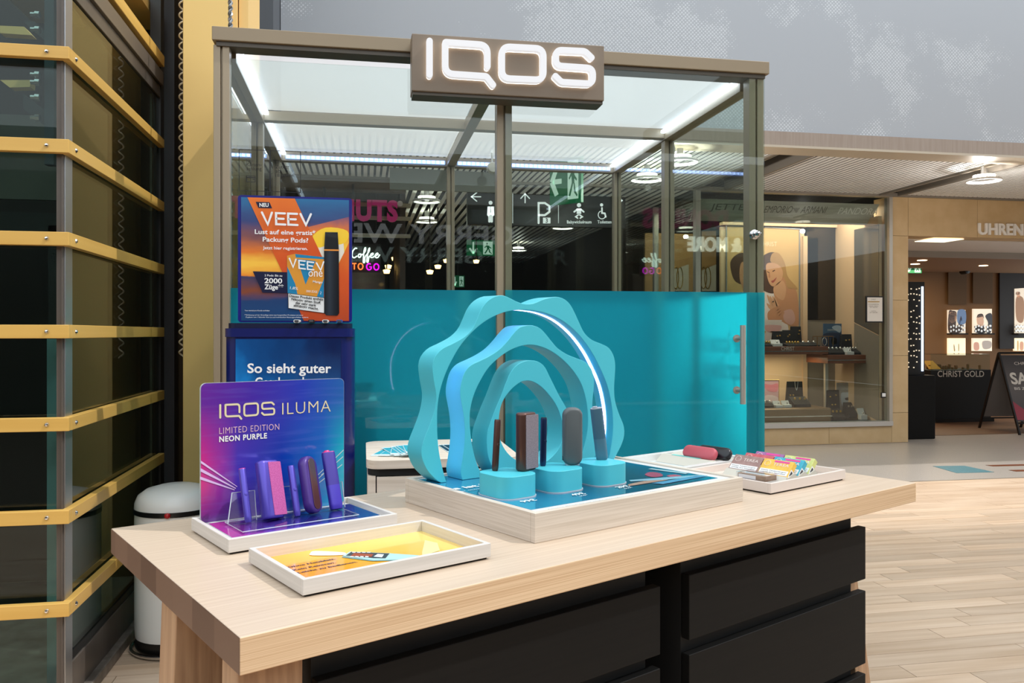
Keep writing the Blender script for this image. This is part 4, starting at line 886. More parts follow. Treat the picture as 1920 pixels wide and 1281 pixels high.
MB().box(XE - .03, XE + .03, YE2 + .16, YE2 + .24, 0, 5).build('rear_post', mat('dark_post2', (58, 56, 58), .4), lift)
MB().box(XE - .03, XE - .02, YE2 - .09, YE2 - .06, .2, 2.5).build('inner_mullion', mat('mullion', (150, 138, 120), .4), lift)
# inside the shaft
MB().box(-2.7, XE - .06, YE2 + .3, YE2 + .36, 0, 5).build('back_wall', dark_in, lift)
MB().box(-2.7, -2.64, YE + .05, YE2 + .3, 0, 5).build('side_wall', dark_in, lift)
MB().box(-2.64, XE - .06, YE + .05, YE2 + .3, -.0, .02).build('pit_floor', mat('pit_concrete', (128, 124, 112), .85, c2=(156, 152, 140), scale=(9, 9, 9), bump=.3), lift)
MB().box(-1.7, XE - .06, YE + .75, YE2 + .3, 2.95, 3.0).build('gold_soffit', gold_wall, lift)
gb1 = MB(); E1 = YP(YE + .5)
for pts in (((0, 48), (45, 50), (60, 66), (0, 62)), ((0, 150), (58, 150), (56, 163), (18, 164))):
    gb1.prism([E1(*p) for p in pts], (0, .05, 0))
gb1.build('gold_cross_beam', gold_wall, lift)
E2 = YP(YE + .12); a = E2(83, 100).x; b = E2(101, 100).x
MB().box(a, b, YE + .12, YE + .16, 1.92, 2.7).build('bolt_channel', mat('blue_steel', (78, 86, 92), .45, metal=.4), lift)
for py in (32, 60, 144, 158, 186, 224): p = E2(79, py); MB().lathe([(0, -.02), (.008, -.02), (.008, -.005), (.013, -.005), (.013, .01), (0, .01)], (p.x - .01, YE + .1, p.z), 8, 'x').build('bolt', chrome, lift)
MB().box(a + .005, a + .05, YE + .13, YE + .14, .05, 1.3).build('glass_edge', mat('teal_edge', (120, 158, 162), .2), lift)
MB().box(-2.4, a - .05, YE + .5, YE + .55, .25, .32).box(a - .12, a - .05, YE + .5, YE + .55, .3, 1.75).box(-2.4, a - .05, YE + .5, YE + .55, 1.72, 1.8).build('car_door_frame', mat('car_frame', (34, 33, 32), .5), lift)
mb = MB(); 
for q in (((0, 0), (22, 0), (90, 58), (90, 74), (70, 62)), ((0, 145), (60, 190), (95, 232), (95, 242), (50, 215), (0, 175))): mb.prism([E2(*p) + Vector((0, .2, 0)) for p in q], (0, .03, 0))
mb.build('brace', mat('brace_dark', (52, 54, 56), .5), lift)
MB().box(-2.4, a - .1, YE + .56, YE + .58, 1.86, 2.2).build('car_panel', mat('car_panel', (86, 84, 76), .5), lift)
# gold pillar, spiral cable, steel rope
PY = 4.15
plr = tag(MB().box(-.852, -.632, PY, PY + .6, 0, 6).build('pillar', gold_wall, bevel=.004), kind='structure')
MB().box(-.632, -.605, PY + .02, PY + .5, 0, 6).box(-.60, -.556, PY + .05, PY + .5, 2.6, 6).build('pillar_flange', mat('gold_light', (236, 196, 124), .5), plr)
MB().box(-1.06, -.852, PY + .5, PY + .56, 0, 6).build('rear_panel', mat('rear_brown', (70, 52, 26), .5), plr)
hel = []
for i in range(46 * 10): 
    a_ = i / 10 * 2 * math.pi; hel.append((-.872 + .011 * math.cos(a_), 4.22 + .011 * math.sin(a_), 1.20 + i / 460 * 2.3))
tag(MB().tube(hel, .0042, 5).build('coiled_cable', mat('pale_cable', (236, 224, 200), .5), smooth=60), 'pale coiled cable hanging along the left edge of the gold pillar', 'cable')
rope = []
pr_ = (-.602, 3.95)
for s_ in (0, math.pi): rope.append([(pr_[0] + .006 * math.cos(i * .9 + s_), pr_[1] + .006 * math.sin(i * .9 + s_), 1.2 + i * .0075) for i in range(320)])
mb = MB()
for r_ in rope: mb.tube(r_, .006, 5)
tag(mb.build('wire_rope', mat('rope_steel', (150, 150, 152), .3, metal=.8), smooth=60), 'twisted steel wire rope hanging in front of the gold pillar beside the booth', 'rope')

# ------------------------------------------------------------------ pedal bin
bn = thing('pedal_bin', 'white round pedal bin with domed lid and red button beside the lift', 'bin', (-.775, 3.66, 0))
bc = (-.775, 3.66, 0)
MB().lathe([(0, .06), (.162, .06), (.165, .1), (.165, .575), (0, .575)], bc, 40).build('body', mat('bin_white', (248, 249, 246), .25), bn, smooth=40)
MB().lathe([(0, .572), (.168, .572), (.168, .592), (0, .592)], bc, 40).build('rubber_band', black_p, bn, smooth=40)
MB().lathe([(0, .59), (.166, .59), (.165, .612), (.152, .642), (.122, .664), (.07, .678), (0, .682)], bc, 40).build('lid', mat('bin_white', (248, 249, 246), .25), bn, smooth=50)
MB().lathe([(0, .008), (.155, .008), (.162, .02), (.162, .062), (0, .062)], bc, 40).build('base', black_p, bn, smooth=40)
MB().tube([(bc[0] + .178 * math.cos(i * math.pi / 20), bc[1] + .178 * math.sin(i * math.pi / 20), .012) for i in range(40)], .008, 6, True).build('foot_ring', chrome, bn, smooth=60)
_q = YP(3.5)(315, 927); _d = Vector((_q.x - bc[0], 3.5 - bc[1], 0)).normalized() * .17
MB().lathe([(0, -.012), (.01, -.008), (.013, 0), (.01, .008), (0, .012)], (bc[0] + _d.x, bc[1] + _d.y, .582), 12).build('button', mat('red_button', (190, 30, 34), .25), bn, smooth=60)

# ------------------------------------------------------------------ glass booth
YF = 3.40; HF = YP(YF - .02); BF = YP(YF)
XL, XR = BF(400, 300).x, BF(1432, 300).x; YBK = 5.46; XM = .575
zh0, zh1 = HF(400, 80).z, HF(397, 48).z; ZR0, ZR1 = 2.425, 2.485
booth = thing('glass_booth', 'glass walled sales booth with taupe metal frame and teal frosted lower panes', 'booth', ((XL + XR) / 2, 4.4, 0))
def post(x0, x1, y0, y1, z1=zh0, groove=True):
    xm = (x0 + x1) / 2
    MB().box(x0, xm - .004, y0, y1, 0, z1).box(xm + .004, x1, y0, y1, 0, z1).box(xm - .004, xm + .004, y0 + .012, y1 - .01, 0, z1).build('post', taupe, booth, bevel=.002)
xa, xb = BF(400, 0).x, BF(430, 300).x; post(xa, xb, YF, YF + .06)
xc, xd = BF(932, 300).x, BF(960, 300).x; post(xc, xd, YF, YF + .06)
xe, xf = BF(1405, 300).x, BF(1432, 300).x; post(xe, xf, YF, YF + .06)
YMID = 4.46
for (x0, x1, y) in ((XL + .01, XL + .07, YMID), (XR - .07, XR - .01, YMID), (XL + .01, XL + .06, YBK - .05), (XM - .025, XM + .025, YBK - .05), (XR - .07, XR - .02, YBK - .05)): post(x0, x1, y - .02, y + .035, ZR0)
zq = HF(1443, 118)
MB().box(HF(397, 60).x, zq.x, YF - .02, YF + .09, zh0 + .012, zh1).build('header_beam', mat('header_taupe', (150, 133, 108), .4), booth, bevel=.003)
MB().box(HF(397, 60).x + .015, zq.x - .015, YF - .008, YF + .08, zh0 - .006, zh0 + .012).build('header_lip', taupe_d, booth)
# roof rails
for (x0, x1) in ((XL + .01, XL + .075), (XR - .075, XR - .01)): MB().box(x0, x1, YF + .08, YBK, ZR0, ZR1).build('roof_rail', taupe, booth, bevel=.002)
MB().box(XL + .075, XR - .075, YBK - .06, YBK, ZR0, ZR1).build('roof_rail', taupe, booth, bevel=.002)
MB().box(XL + .075, XR - .075, YMID - .03, YMID + .03, ZR0 + .01, ZR1).build('roof_rail', taupe, booth, bevel=.002)
MB().box(XM - .025, XM + .03, YF + .08, YBK - .06, ZR0 + .005, ZR1 - .002).build('roof_rail', taupe, booth, bevel=.002)
for (x0, x1) in ((XL + .075, XM - .025), (XM + .03, XR - .075)):
    for (y0, y1) in ((YF + .08, YMID - .03), (YMID + .03, YBK - .06)):
        zz_ = lambda a_, b_: 2.489 - .006 * math.sin(math.pi * a_ / 6) * math.sin(math.pi * b_ / 6)
        MB().add([(x0 + (x1 - x0) * a_ / 6, y0 + (y1 - y0) * b_ / 6, zz_(a_, b_)) for a_ in range(7) for b_ in range(7)], [(a_ * 7 + b_, a_ * 7 + b_ + 1, a_ * 7 + b_ + 8, a_ * 7 + b_ + 7) for a_ in range(6) for b_ in range(6)]).build('fabric_panel', fabric, booth, smooth=60)
for (y0, y1) in ((YF + .1, YMID - .04), (YMID + .04, YBK - .07)):
    MB().box(XL + .078, XL + .1, y0, y1, ZR0 + .035, ZR0 + .05).build('led_strip', led_glow, booth)
    MB().box(XR - .1, XR - .078, y0, y1, ZR0 + .035, ZR0 + .05).build('led_strip', led_glow, booth)
for (x0, x1) in ((XL + .1, XM - .04), (XM + .045, XR - .1)):
    st_ = MB().box(x0, x1, YBK - .075, YBK - .062, ZR0 + .012, ZR0 + .034).build('led_strip', emis('led_tape', (140, 170, 255), 2.2), booth)
    d_ = MB(); n = int((x1 - x0) / .03)
    for i in range(n): xx = x0 + (i + .5) * (x1 - x0) / n; d_.box(xx - .008, xx + .008, YBK - .078, YBK - .075, ZR0 + .015, ZR0 + .031)
    o = d_.build('diodes', led, st_); o['kind'] = 'stuff'
# panes: clear above, teal film below
ZF = 1.502
clear_back = glass('pane_back', (250, 252, 252), .02)
def coated(x0, x1, y0, y1, z0_, z1_):
    mb = MB().box(x0, x1, y0, y1, z0_, z1_); mb.m = [1 if (k == 2 and x1 - x0 > y1 - y0) or (k == 0 and x1 - x0 < y1 - y0) else 0 for k in range(6)]; return mb
def pane(x0, x1, y0, y1, zt=ZR0):
    p = MB().box(x0, x1, y0, y1, ZF, zt).build('glass_pane', clear, booth); q = coated(x0, x1, y0, y1, .03, ZF).build('film_pane', [clear_back, film_m], booth); return p, q
pL, qL = pane(xb - .01, xc + .01, YF + .03, YF + .036)
pane(XR - .045, XR - .039, YF + .06, YMID - .02); pane(XR - .045, XR - .039, YMID + .035, YBK - .07)
pane(XL + .034, XL + .04, YF + .06, YMID - .02); pane(XL + .034, XL + .04, YMID + .035, YBK - .07)
pane(XL + .06, XM - .025, YBK - .03, YBK - .024); pane(XM + .025, XR - .07, YBK - .03, YBK - .024)
door = MB().box((xc + xd) / 2, xf - .004, YF - .016, YF - .008, ZF, zh0 - .01).build('sliding_door', clear, booth)
coated((xc + xd) / 2, xf - .004, YF - .016, YF - .008, .03, ZF).build('door_film', [clear_back, film_m], door)
# pull handle
hx = YP(YF - .08)(1393, 680); ht, hb_ = YP(YF - .08)(1393, 610).z, YP(YF - .08)(1393, 758).z
MB().tube([(hx.x, YF - .08, hb_), (hx.x, YF - .08, ht)], .0125, 16).build('door_handle', steel, door, smooth=50)
for py in (635, 732):
    z_ = YP(YF - .03)(1385, py).z; MB().tube([(hx.x, YF - .075, z_), (hx.x, YF - .02, z_)], .008, 10).lathe([(0, -.02), (.017, -.02), (.017, -.016), (0, -.016)], (hx.x, YF - .002, z_), 16, 'y').build('handle_standoff', steel, door, smooth=50)
lk = YP(YF - .02)(1414, 440); MB().lathe([(0, -.055), (.009, -.052), (.011, -.03), (.016, -.028), (.016, -.01), (.022, -.008), (.022, 0), (0, 0)], (lk.x, YF - .018, lk.z), 16, 'y').build('door_lock', chrome, door, smooth=45)
# lettering on the outside of the right side film, readable from outside
RP = XPL(XR - .038, 1); mb = MB(); fk = K(1200, 540, 4.004)
for s_, y, (x0, x1) in (('Hier kostenlos', 487, (795, 232)), ('ausprobieren.', 690, (770, 262))):
    Pa = XPL(XR - .038)(*fk(x0, y)); Pb = XPL(XR - .038)(*fk(x1, y + (25 if y > 600 else 0))); Pb.z = Pa.z
    Pa.x = Pb.x = XR - .0475; put_text(mb, s_, Pa, Pb, (1, 0, 0), .095, bold=.035, off=.0)
mb.build('lettering', cloth_mat('film_white', (250, 252, 252)), booth)
# notices on the front glass
NP = YP(YF + .029); ck = K(420, 260, 5.647)
def strokes(mb, pl, k, paths, w):
    for pts in paths:
        w3 = (pl(*k(w, 0)) - pl(*k(0, 0))).length; P_ = [pl(*k(*p)) for p in pts]; O = P_[0]
        add_stroke(mb, [(p.x - O.x, p.z - O.z) for p in P_], w3, lambda x, z: Vector((O.x + x, O.y - .0008, O.z + z)))
mb = MB(); strokes(mb, NP, ck, [((160, 115), (484, 126), (484, 560), (160, 552), (160, 115)), ((240, 395), (330, 397), (330, 460), (240, 458), (240, 395)), ((305, 432), (322, 432))], 7); strokes(mb, NP, ck, [((240, 412), (330, 414))], 10)
n1 = mb.build('notice_frame', black_t, pL); mb = MB()
for s_, x0, x1, y in (('Nur', 238, 312, 250), ('Karten-', 238, 398, 292), ('zahlung', 238, 398, 336)): text_px(mb, NP, s_, ck(x0, y), ck(x1, y + 1), off=.001)
mb.build('lettering', black_t, pL)
mb = MB(); strokes(mb, NP, ck, [((492, 126), (810, 138), (810, 572), (492, 560), (492, 126))], 7); mb.build('notice_frame', black_t, pL)
mb = MB()
for s_, x0, x1, y in (('Zutritt', 546, 690, 316), ('ab', 546, 598, 362), ('18 Jahren!', 546, 754, 406)): text_px(mb, NP, s_, ck(x0, y), ck(x1, y + 1), off=.001)
mb.build('lettering', black_t, pL)
# small round sensors under the roof
for (px, py), lab in (((923, 315), 'small round white sensor under the booth roof left of the centre post'), ((1254, 281), 'small round white sensor beside the right side post of the booth')):
    q = YP(5.2)(px, py) if px < 1000 else XPL(XR - .02)(px, py); t = thing('sensor', lab, 'sensor', q)
    MB().lathe([(0, -.03), (.03, -.028), (.036, -.01), (.036, .01), (0, .01)], q, 16, 'y').build('sensor_head', mat('sensor_white', (225, 220, 208), .4), t, smooth=50)
    MB().tube([q, q + Vector((0, .02, .12))], .006, 6).build('sensor_arm', white_p, t)
# inside the booth: white cabinet with bowl near the left pane
cb = thing('booth_cabinet', 'pale cabinet standing inside the booth behind the teal film', 'cabinet', (-.15, 3.7, 0))
cxr = YP(3.46)(706, 800).x; czt = YP(3.46)(690, 752).z
MB().box(-.5, cxr, 3.455, 3.86, .05, czt - .03).build('cabinet_body', white_p, cb); MB().box(-.5, cxr + .003, 3.45, 3.86, czt - .03, czt).build('cabinet_top', white_p, cb); MB().box(-.48, cxr - .02, 3.48, 3.84, 0, .05).build('plinth', black_p, cb)
bq = YP(3.6)(676, 735); bt = thing('bowl', 'dark bowl on the pale cabinet behind the teal film', 'bowl', (bq.x, 3.6, czt))
MB().lathe([(0, 0), (.035, 0), (.06, .07), (.055, .07), (.03, .01), (0, .01)], (bq.x, 3.6, czt + .001), 20).build('bowl_shell', black_p, bt, smooth=50)
# ------------------------------------------------------------------ illuminated sign on the booth
SP = YP(YF - .13); sx0, sx1 = SP(772, 62).x, SP(1133, 87).x; sz1 = SP(772, 62).z; sz0 = SP(772, 170).z
sg = thing('illuminated_sign', 'taupe box sign with white glowing capital letters above the booth', 'sign', ((sx0 + sx1) / 2, YF - .08, sz0))
MB().box(sx0, sx1, YF - .13, YF - .025, sz0, sz1).build('sign_box', mat('sign_taupe', (128, 112, 95), .42), sg, bevel=.004)
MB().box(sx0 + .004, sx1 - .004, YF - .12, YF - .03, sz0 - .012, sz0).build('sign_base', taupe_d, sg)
lgk = K(760, 40, 4.923)
def cq(x, y): p = SP(*lgk(x, y)); return Vector((p.x - sx0, p.z - sz0))
LOGO = {}
LOGO['I'] = ([cq(218, 207), cq(218, 515)], False)
LOGO['Q'] = (round_path([cq(748, 440), cq(747, 244), cq(362, 218), cq(362, 505), cq(737, 530), cq(798, 608)], [0, .034, .004, .034, .006, 0]), False)
LOGO['O'] = (round_path([cq(880, 257), cq(1260, 276), cq(1260, 563), cq(880, 548)], .034, closed=True), True)
LOGO['S'] = (round_path([cq(1700, 358), cq(1640, 300), cq(1374, 288), cq(1374, 432), cq(1712, 455), cq(1712, 598), cq(1425, 582), cq(1370, 528)], [0, .01, .026, .026, .026, .026, .01, 0]), False)
LW = (cq(58, 0) - cq(0, 0)).length
for ch, (pth, cl) in LOGO.items():
    mb = MB(); add_stroke(mb, pth, LW, lambda x, z: Vector((sx0 + x, YF - .142, sz0 + z)), (0, -.022, 0), cl); mb.build('letter', sign_w, sg)
    mb = MB(); add_stroke(mb, pth, LW * .86, lambda x, z: Vector((sx0 + x, YF - .1305, sz0 + z)), (0, -.011, 0), cl); mb.build('letter_base', emis('letter_halo', (255, 248, 238), 2.0), sg)
cw = spline([SP(*lgk(*p)) + Vector((0, .06, 0)) for p in ((130, 118), (170, 95), (260, 86), (420, 100), (580, 122), (760, 152))], 6)
MB().tube(cw, .006, 6).build('power_cable', mat('cable_grey', (120, 126, 126), .4), sg, smooth=60)
# ------------------------------------------------------------------ advertising totem
YQ = 3.05; QP = YP(YQ); tk = K(400, 340, 4.27)
tm = thing('advertising_totem', 'navy blue advertising totem with orange poster screen in front of the booth', 'totem', (-.26, 3.17, 0))
x0, x1 = QP(420, 650).x, QP(665, 650).x; zb_, zt_ = QP(500, 632).z, QP(500, 606).z
MB().prism([Vector((p[0], p[1], .02)) for p in rrect(x1 - x0, .24, .05, 6, (x0 + x1) / 2, YQ + .12)], (0, 0, zb_ - .02)).build('body', navy, tm, smooth=40)
MB().prism([Vector((p[0], p[1], zb_)) for p in rrect(x1 - x0, .25, .03, 5, (x0 + x1) / 2, YQ + .12)], (0, 0, (zt_ - zb_) * .62)).build('shoulder', navy, tm, smooth=40)
MB().prism([Vector((p[0], p[1], zb_ + (zt_ - zb_) * .62)) for p in rrect(x1 - x0 - .02, .23, .03, 5, (x0 + x1) / 2, YQ + .12)], (0, 0, (zt_ - zb_) * .38)).build('shoulder', navy_d, tm, smooth=40)
MB().prism([Vector((p[0], p[1], 0)) for p in rrect(x1 - x0 - .03, .22, .04, 5, (x0 + x1) / 2, YQ + .12)], (0, 0, .02)).build('base', black_p, tm)
a, b = QP(442, 636), QP(639, 900)
MB().box(a.x, b.x, YQ - .004, YQ + .002, b.z, a.z).build('lower_screen', ramp_mat('blue_screen', [(0, (10, 40, 90)), (.45, (20, 100, 160)), (.6, (12, 60, 110)), (1, (8, 22, 60))], 'ZX', .2, .55, .5, 3), tm)
L1 = YP(YQ - .0045); mb = MB(); jk = K(420, 680, 5.338)
text_px(mb, L1, 'So sieht guter', jk(234, 102), jk(1074, 102), cap=17, bold=.022); text_px(mb, L1, 'Geschmack aus', jk(310, 242), jk(1010, 236), cap=17, bold=.022)
mb.build('lettering', white_t, tm)
# poster frame
fr_ = K(440, 360, 4.926); UP = YP(YQ + .06)
p0, p1_ = UP(446, 365.5), UP(660, 605); pw, ph = p1_.x - p0.x, p0.z - p1_.z
MB().prism([Vector((p[0], YQ + .06, p[1])) for p in rrect(pw, ph, .012, 5, (p0.x + p1_.x) / 2, (p0.z + p1_.z) / 2)], (0, .05, 0)).build('screen_frame', mat('screen_blue', (24, 26, 120), .3, coat=.3), tm, smooth=40)
def up(x, y, o): return UP(*fr_(x, y), off=o)
def prn(c, pts, o, e=.0, name='print', sm=False):
    p = [up(x, y, o) for x, y in pts]
    if sm: p = spline(p, 4, True)
    m_ = c if not isinstance(c, tuple) else mat('ad_%d_%d_%d' % c, c, .35, coat=.3)
    return MB().poly(p).build(name, m_, tm)
bl, br, tl_, tr_ = (60, 1190), (1056, 1192), (60, 48), (1056, 76)
prn(ramp_mat('sunset', [(0, (16, 70, 120)), (.16, (24, 60, 110)), (.24, (130, 66, 40)), (.36, (50, 58, 96)), (.375, (236, 140, 40)), (.46, (252, 196, 70)), (.56, (226, 120, 40)), (.68, (130, 80, 80)), (.82, (52, 66, 120)), (1, (40, 110, 160))], 'Z', .35, 0, .12, 3, (1, 1, 4)), (bl, br, tr_, tl_), .001)
prn(ramp_mat('sun_glow', [(0, (250, 210, 60)), (.4, (255, 200, 60)), (.7, (230, 120, 40)), (1, (96, 72, 116))], 'Z', .35, 0, .25, 3), ((655, 330), (1056, 230), (1056, 480), (965, 700), (800, 600)), .0014)
prn((234, 226, 210), ((760, 480), (1000, 400), (1012, 560), (965, 650), (800, 596)), .0017)
prn((252, 206, 50), ((715, 420), (840, 330), (1040, 360), (1020, 470), (840, 500), (770, 510)), .0018, sm=True)
orange = ramp_mat('orange_print', [(0, (196, 74, 30)), (.5, (214, 84, 26)), (1, (232, 118, 36))], 'Z', .35, 0, .5, 3)
prn(orange, ((118, 50), (556, 62), (810, 604), (1056, 1192), (640, 1191), (440, 740)), .002)
prn(orange, ((1056, 466), (1056, 1192), (640, 1191), (800, 900), (965, 660)), .0022)
prn((10, 16, 56), ((195, 92), (322, 96), (347, 152), (220, 148)), .003)
prn((10, 16, 56), ((168, 734), (484, 742), (492, 936), (258, 930)), .003)
prn((222, 150, 50), ((484, 590), (560, 572), (826, 604), (824, 980), (490, 934)), .0032)
prn((26, 130, 176), ((560, 574), (826, 604), (826, 622), (566, 606)), .0034); prn((26, 130, 176), ((578, 620), (748, 640), (656, 856)), .0034)
prn((26, 130, 176), ((486, 690), (560, 850), (580, 946), (490, 934)), .0034); prn((26, 130, 176), ((826, 800), (824, 978), (760, 966)), .0034)
prn((240, 240, 238), ((494, 936), (828, 978), (828, 1120), (496, 1074)), .0036)
mb = MB(); strokes(mb, YP(YQ + .056), fr_, [((494, 936), (828, 978), (828, 1120), (496, 1074), (494, 936))], 4); mb.build('print', black_t, tm)
dev = ramp_mat('device_print', [(0, (16, 18, 22)), (.35, (46, 54, 64)), (.7, (26, 30, 38)), (1, (10, 11, 14))], 'X', .3)
prn(dev, ((836, 372), (952, 374), (962, 540), (966, 1120), (950, 1142), (845, 1140), (830, 1120), (826, 540)), .0045)
prn((14, 15, 18), ((848, 378), (944, 380), (948, 530), (842, 530)), .0048)
prn((240, 150, 60), ((826, 531), (964, 533), (964, 546), (826, 544)), .005)
mb = MB(); TXs = [('NEU', 230, 138, 315, 138, 6.6, .03), ('Lust auf eine gratis*', 187, 388, 748, 400, 8.2, .02), ('Packung Pods?', 260, 458, 680, 470, 8.4, .02), ('Jetzt hier registrieren.', 262, 530, 674, 538, 5.6, .015),
       ('2 Pods: Bis zu', 278, 780, 440, 783, 3.6, .01), ('2000', 276, 842, 440, 845, 9, .025), ('Züge**', 276, 898, 452, 902, 8.6, .025), ('*nur einmal pro Kunde einlösbar', 94, 1101, 326, 1102, 2.2, 0), ('**Schätzung auf der Grundlage eines neu hergestellten Produktes mit einer', 92, 1142, 634, 1144, 2.2, 0), ('Zugdauer von 1 Sekunde. Kann je nach individuellem Nutzungsverhalten variieren.', 102, 1162, 684, 1164, 2.2, 0)]
UT = YP(YQ + .0595)
for s_, x0_, y0_, x1_, y1_, cp_h, bo in TXs: text_px(mb, UT, s_, fr_(x0_, y0_), fr_(x1_, y1_), cap=cp_h, bold=bo, off=.004)
def big(pts_list, w): strokes(mb, YP(YQ + .0555), fr_, pts_list, w)
big([((252, 190), (306, 300), (344, 192)), ((464, 199), (382, 196), (384, 298), (468, 302)), ((396, 247), (452, 249)), ((576, 203), (494, 200), (496, 302), (580, 306)), ((508, 252), (564, 254)), ((608, 204), (658, 306), (704, 206))], 21)
mb.build('lettering', white_t, tm)
mb = MB(); strokes(mb, YP(YQ + .0555), fr_, [((506, 614), (540, 696), (566, 622)), ((650, 640), (594, 634), (596, 704), (652, 712)), ((604, 670), (640, 674)), ((728, 652), (672, 645), (674, 714), (730, 720)), ((682, 680), (718, 686)), ((756, 656), (794, 724), (822, 646))], 14)
text_px(mb, UT, 'one', fr_(682, 782), fr_(812, 784), cap=15, off=.0048); text_px(mb, UT, 'Mango', fr_(722, 838), fr_(812, 846), cap=4, bold=.015, off=.0048); text_px(mb, UT, '1,8%', fr_(512, 898), fr_(585, 906), cap=5, off=.0048); text_px(mb, UT, '2000 ZÜGE', fr_(660, 926), fr_(764, 934), cap=4, off=.0048); text_px(mb, UT, '2', fr_(788, 944), fr_(800, 946), cap=5, off=.0048)
mb.build('lettering', white_t, tm)
mb = MB()
for s_, x0_, y0_, x1_, y1_ in (('Dieses Produkt enthält', 504, 970, 818, 1006), ('Nikotin: einen Stoff,', 524, 1000, 796, 1036), ('der sehr stark', 562, 1034, 752, 1060), ('abhängig macht.', 544, 1058, 774, 1092)): text_px(mb, UT, s_, fr_(x0_, y0_), fr_(x1_, y1_), cap=4.6, bold=.02, off=.0048)
mb.build('lettering', black_t, tm)
for i, (px, cc, lab) in enumerate(((558, (230, 230, 230), 'white'), (585, (30, 30, 34), 'black'), (611, (236, 232, 230), 'second white'), (637, (60, 90, 170), 'blue'))):
    q = YP(YQ + .03)(px, 606); t = thing('vape_pen', lab + ' pod device lying on the ledge below the orange poster', 'vape pen', (q.x, YQ + .03, zt_))
    mm = mat('pen_%d' % i, cc, .35); MB().prism([Vector((q.x + p[0], YQ - .015 + .0, zt_ + .007 + p[1])) for p in rrect(.022, .012, .005, 4)], (0, .06, 0)).build('body', mm, t, smooth=40); MB().box(q.x - .007, q.x + .007, YQ - .028, YQ - .015, zt_ + .003, zt_ + .011).build('mouthpiece', mat('pen_tip', (70, 70, 76), .3), t, bevel=.001)

# ------------------------------------------------------------------ pale counter behind the table
oak2 = mat('counter_oak', (212, 196, 178), .5, c2=(228, 214, 198), scale=(3, 40, 120), ns=1.)
ct = thing('side_counter', 'pale oak counter with rounded corners between table and booth', 'counter', (.27, 2.96, 0))
A_, B_ = (.012, .53), (2.72, 3.22)
def rr3(x0, x1, y0, y1, r, z, h): return [Vector((p[0], p[1], z)) for p in rrect(x1 - x0, y1 - y0, r, 6, (x0 + x1) / 2, (y0 + y1) / 2)], (0, 0, h)
MB().prism(*rr3(A_[0], A_[1], B_[0], B_[1], .05, .872, .028)).build('counter_top', oak2, ct, smooth=40)
MB().prism(*rr3(A_[0] + .005, A_[1] - .01, B_[0] + .012, B_[1] - .01, .045, .848, .024)).build('shadow_gap', black_m, ct, smooth=40)
MB().box(A_[0] + .004, A_[0] + .03, B_[0] + .006, B_[1] - .01, 0, .848).build('side_panel', oak2, ct)
MB().box(A_[0] + .034, A_[1] - .01, B_[0] + .006, B_[0] + .03, .04, .845).build('front_panel', oak2, ct)
MB().box(A_[0] + .03, A_[1] - .012, B_[0] + .03, B_[1] - .012, .0, .846).build('carcass', black_m, ct)
lf1 = mat('leaflet_cyan', (60, 170, 190), .35); lf2 = mat('leaflet_dark', (28, 46, 70), .35); lfe = mat('leaflet_paper', (214, 232, 234), .5)
def leaflets(cx, cy, n, m, label, group, sp):
    for i in range(n):
        t = thing('leaflet', label % ORD[i], 'leaflet', (cx + sp * i + random.uniform(-.006, .006), cy + random.uniform(-.012, .012) - i * .004, .9005 + i * .0022), math.radians(random.uniform(-22, 14)), group)
        MB().box(-.05, .05, -.1, .1, 0, .0018).build('sheet', lfe, t, world=False); MB().box(-.048, .048, -.07, .085, .0018, .0021).build('print', m, t, world=False)
leaflets(.105, 2.90, 8, lf1, 'cyan printed leaflet, %s from the left in the fan on the pale counter', 'cyan leaflets fanned on the counter', .013)
leaflets(.34, 2.96, 7, lf2, 'dark blue leaflet, %s from the left in the fan behind the turquoise arches', 'dark leaflets fanned on the counter', .012)

# ------------------------------------------------------------------ table
LT, WT = 1.912, .797
table = thing('display_table', 'long pale ash display table with thick top and splayed legs in the foreground', 'table', (TA.x, TA.y, 0), TH)
endm = bpy.data.materials.new('ash_end_grain'); endm.use_nodes = True; nt = endm.node_tree; Lk = nt.links; bs_ = nt.nodes['Principled BSDF']; bs_.inputs['Roughness'].default_value = .55
tc = nn(nt, 'ShaderNodeTexCoord'); sp = nn(nt, 'ShaderNodeSeparateXYZ'); Lk.new(tc.outputs['Object'], sp.inputs[0])
m1 = nn(nt, 'ShaderNodeMath', operation='MULTIPLY'); Lk.new(sp.outputs[1], m1.inputs[0]); m1.inputs[1].default_value = 1 / .108
m2 = nn(nt, 'ShaderNodeMath', operation='FLOOR'); Lk.new(m1.outputs[0], m2.inputs[0]); wn = nn(nt, 'ShaderNodeTexWhiteNoise', noise_dimensions='1D'); Lk.new(m2.outputs[0], wn.inputs['W'])
rp = nn(nt, 'ShaderNodeValToRGB'); rp.color_ramp.elements[0].color = lin((96, 70, 55)); rp.color_ramp.elements[1].color = lin((122, 94, 76)); Lk.new(wn.outputs['Value'], rp.inputs[0]); Lk.new(rp.outputs[0], bs_.inputs['Base Color'])
MB().box(0, LT, 0, WT, .846, .9).build('tabletop', [wood_top, wood_front, endm], table, world=False, bevel=.0025)
tt = [o for o in bpy.data.objects if o.name == 'tabletop'][0].data
for p in tt.polygons:
    n_ = p.normal
    p.material_index = 0 if abs(n_.z) > .9 else (1 if abs(n_.y) > .9 else 2)
def leg(u0, v0, u1, v1, w=.1, d=.07):
    MB().prism([Vector((u0, v0, .846)), Vector((u0 + w, v0, .846)), Vector((u0 + w, v0 + d, .846)), Vector((u0, v0 + d, .846))], (u1 - u0, v1 - v0, -.846)).build('leg', wood_leg, table, world=False, bevel=.003)
lv = .10
def uvp(px, py, v): p = VP(v)(px, py); return uv(p)[0], p.z
ul, zl_ = uvp(446, 1270, .06); leg(ul, .06, ul - .03, .0)
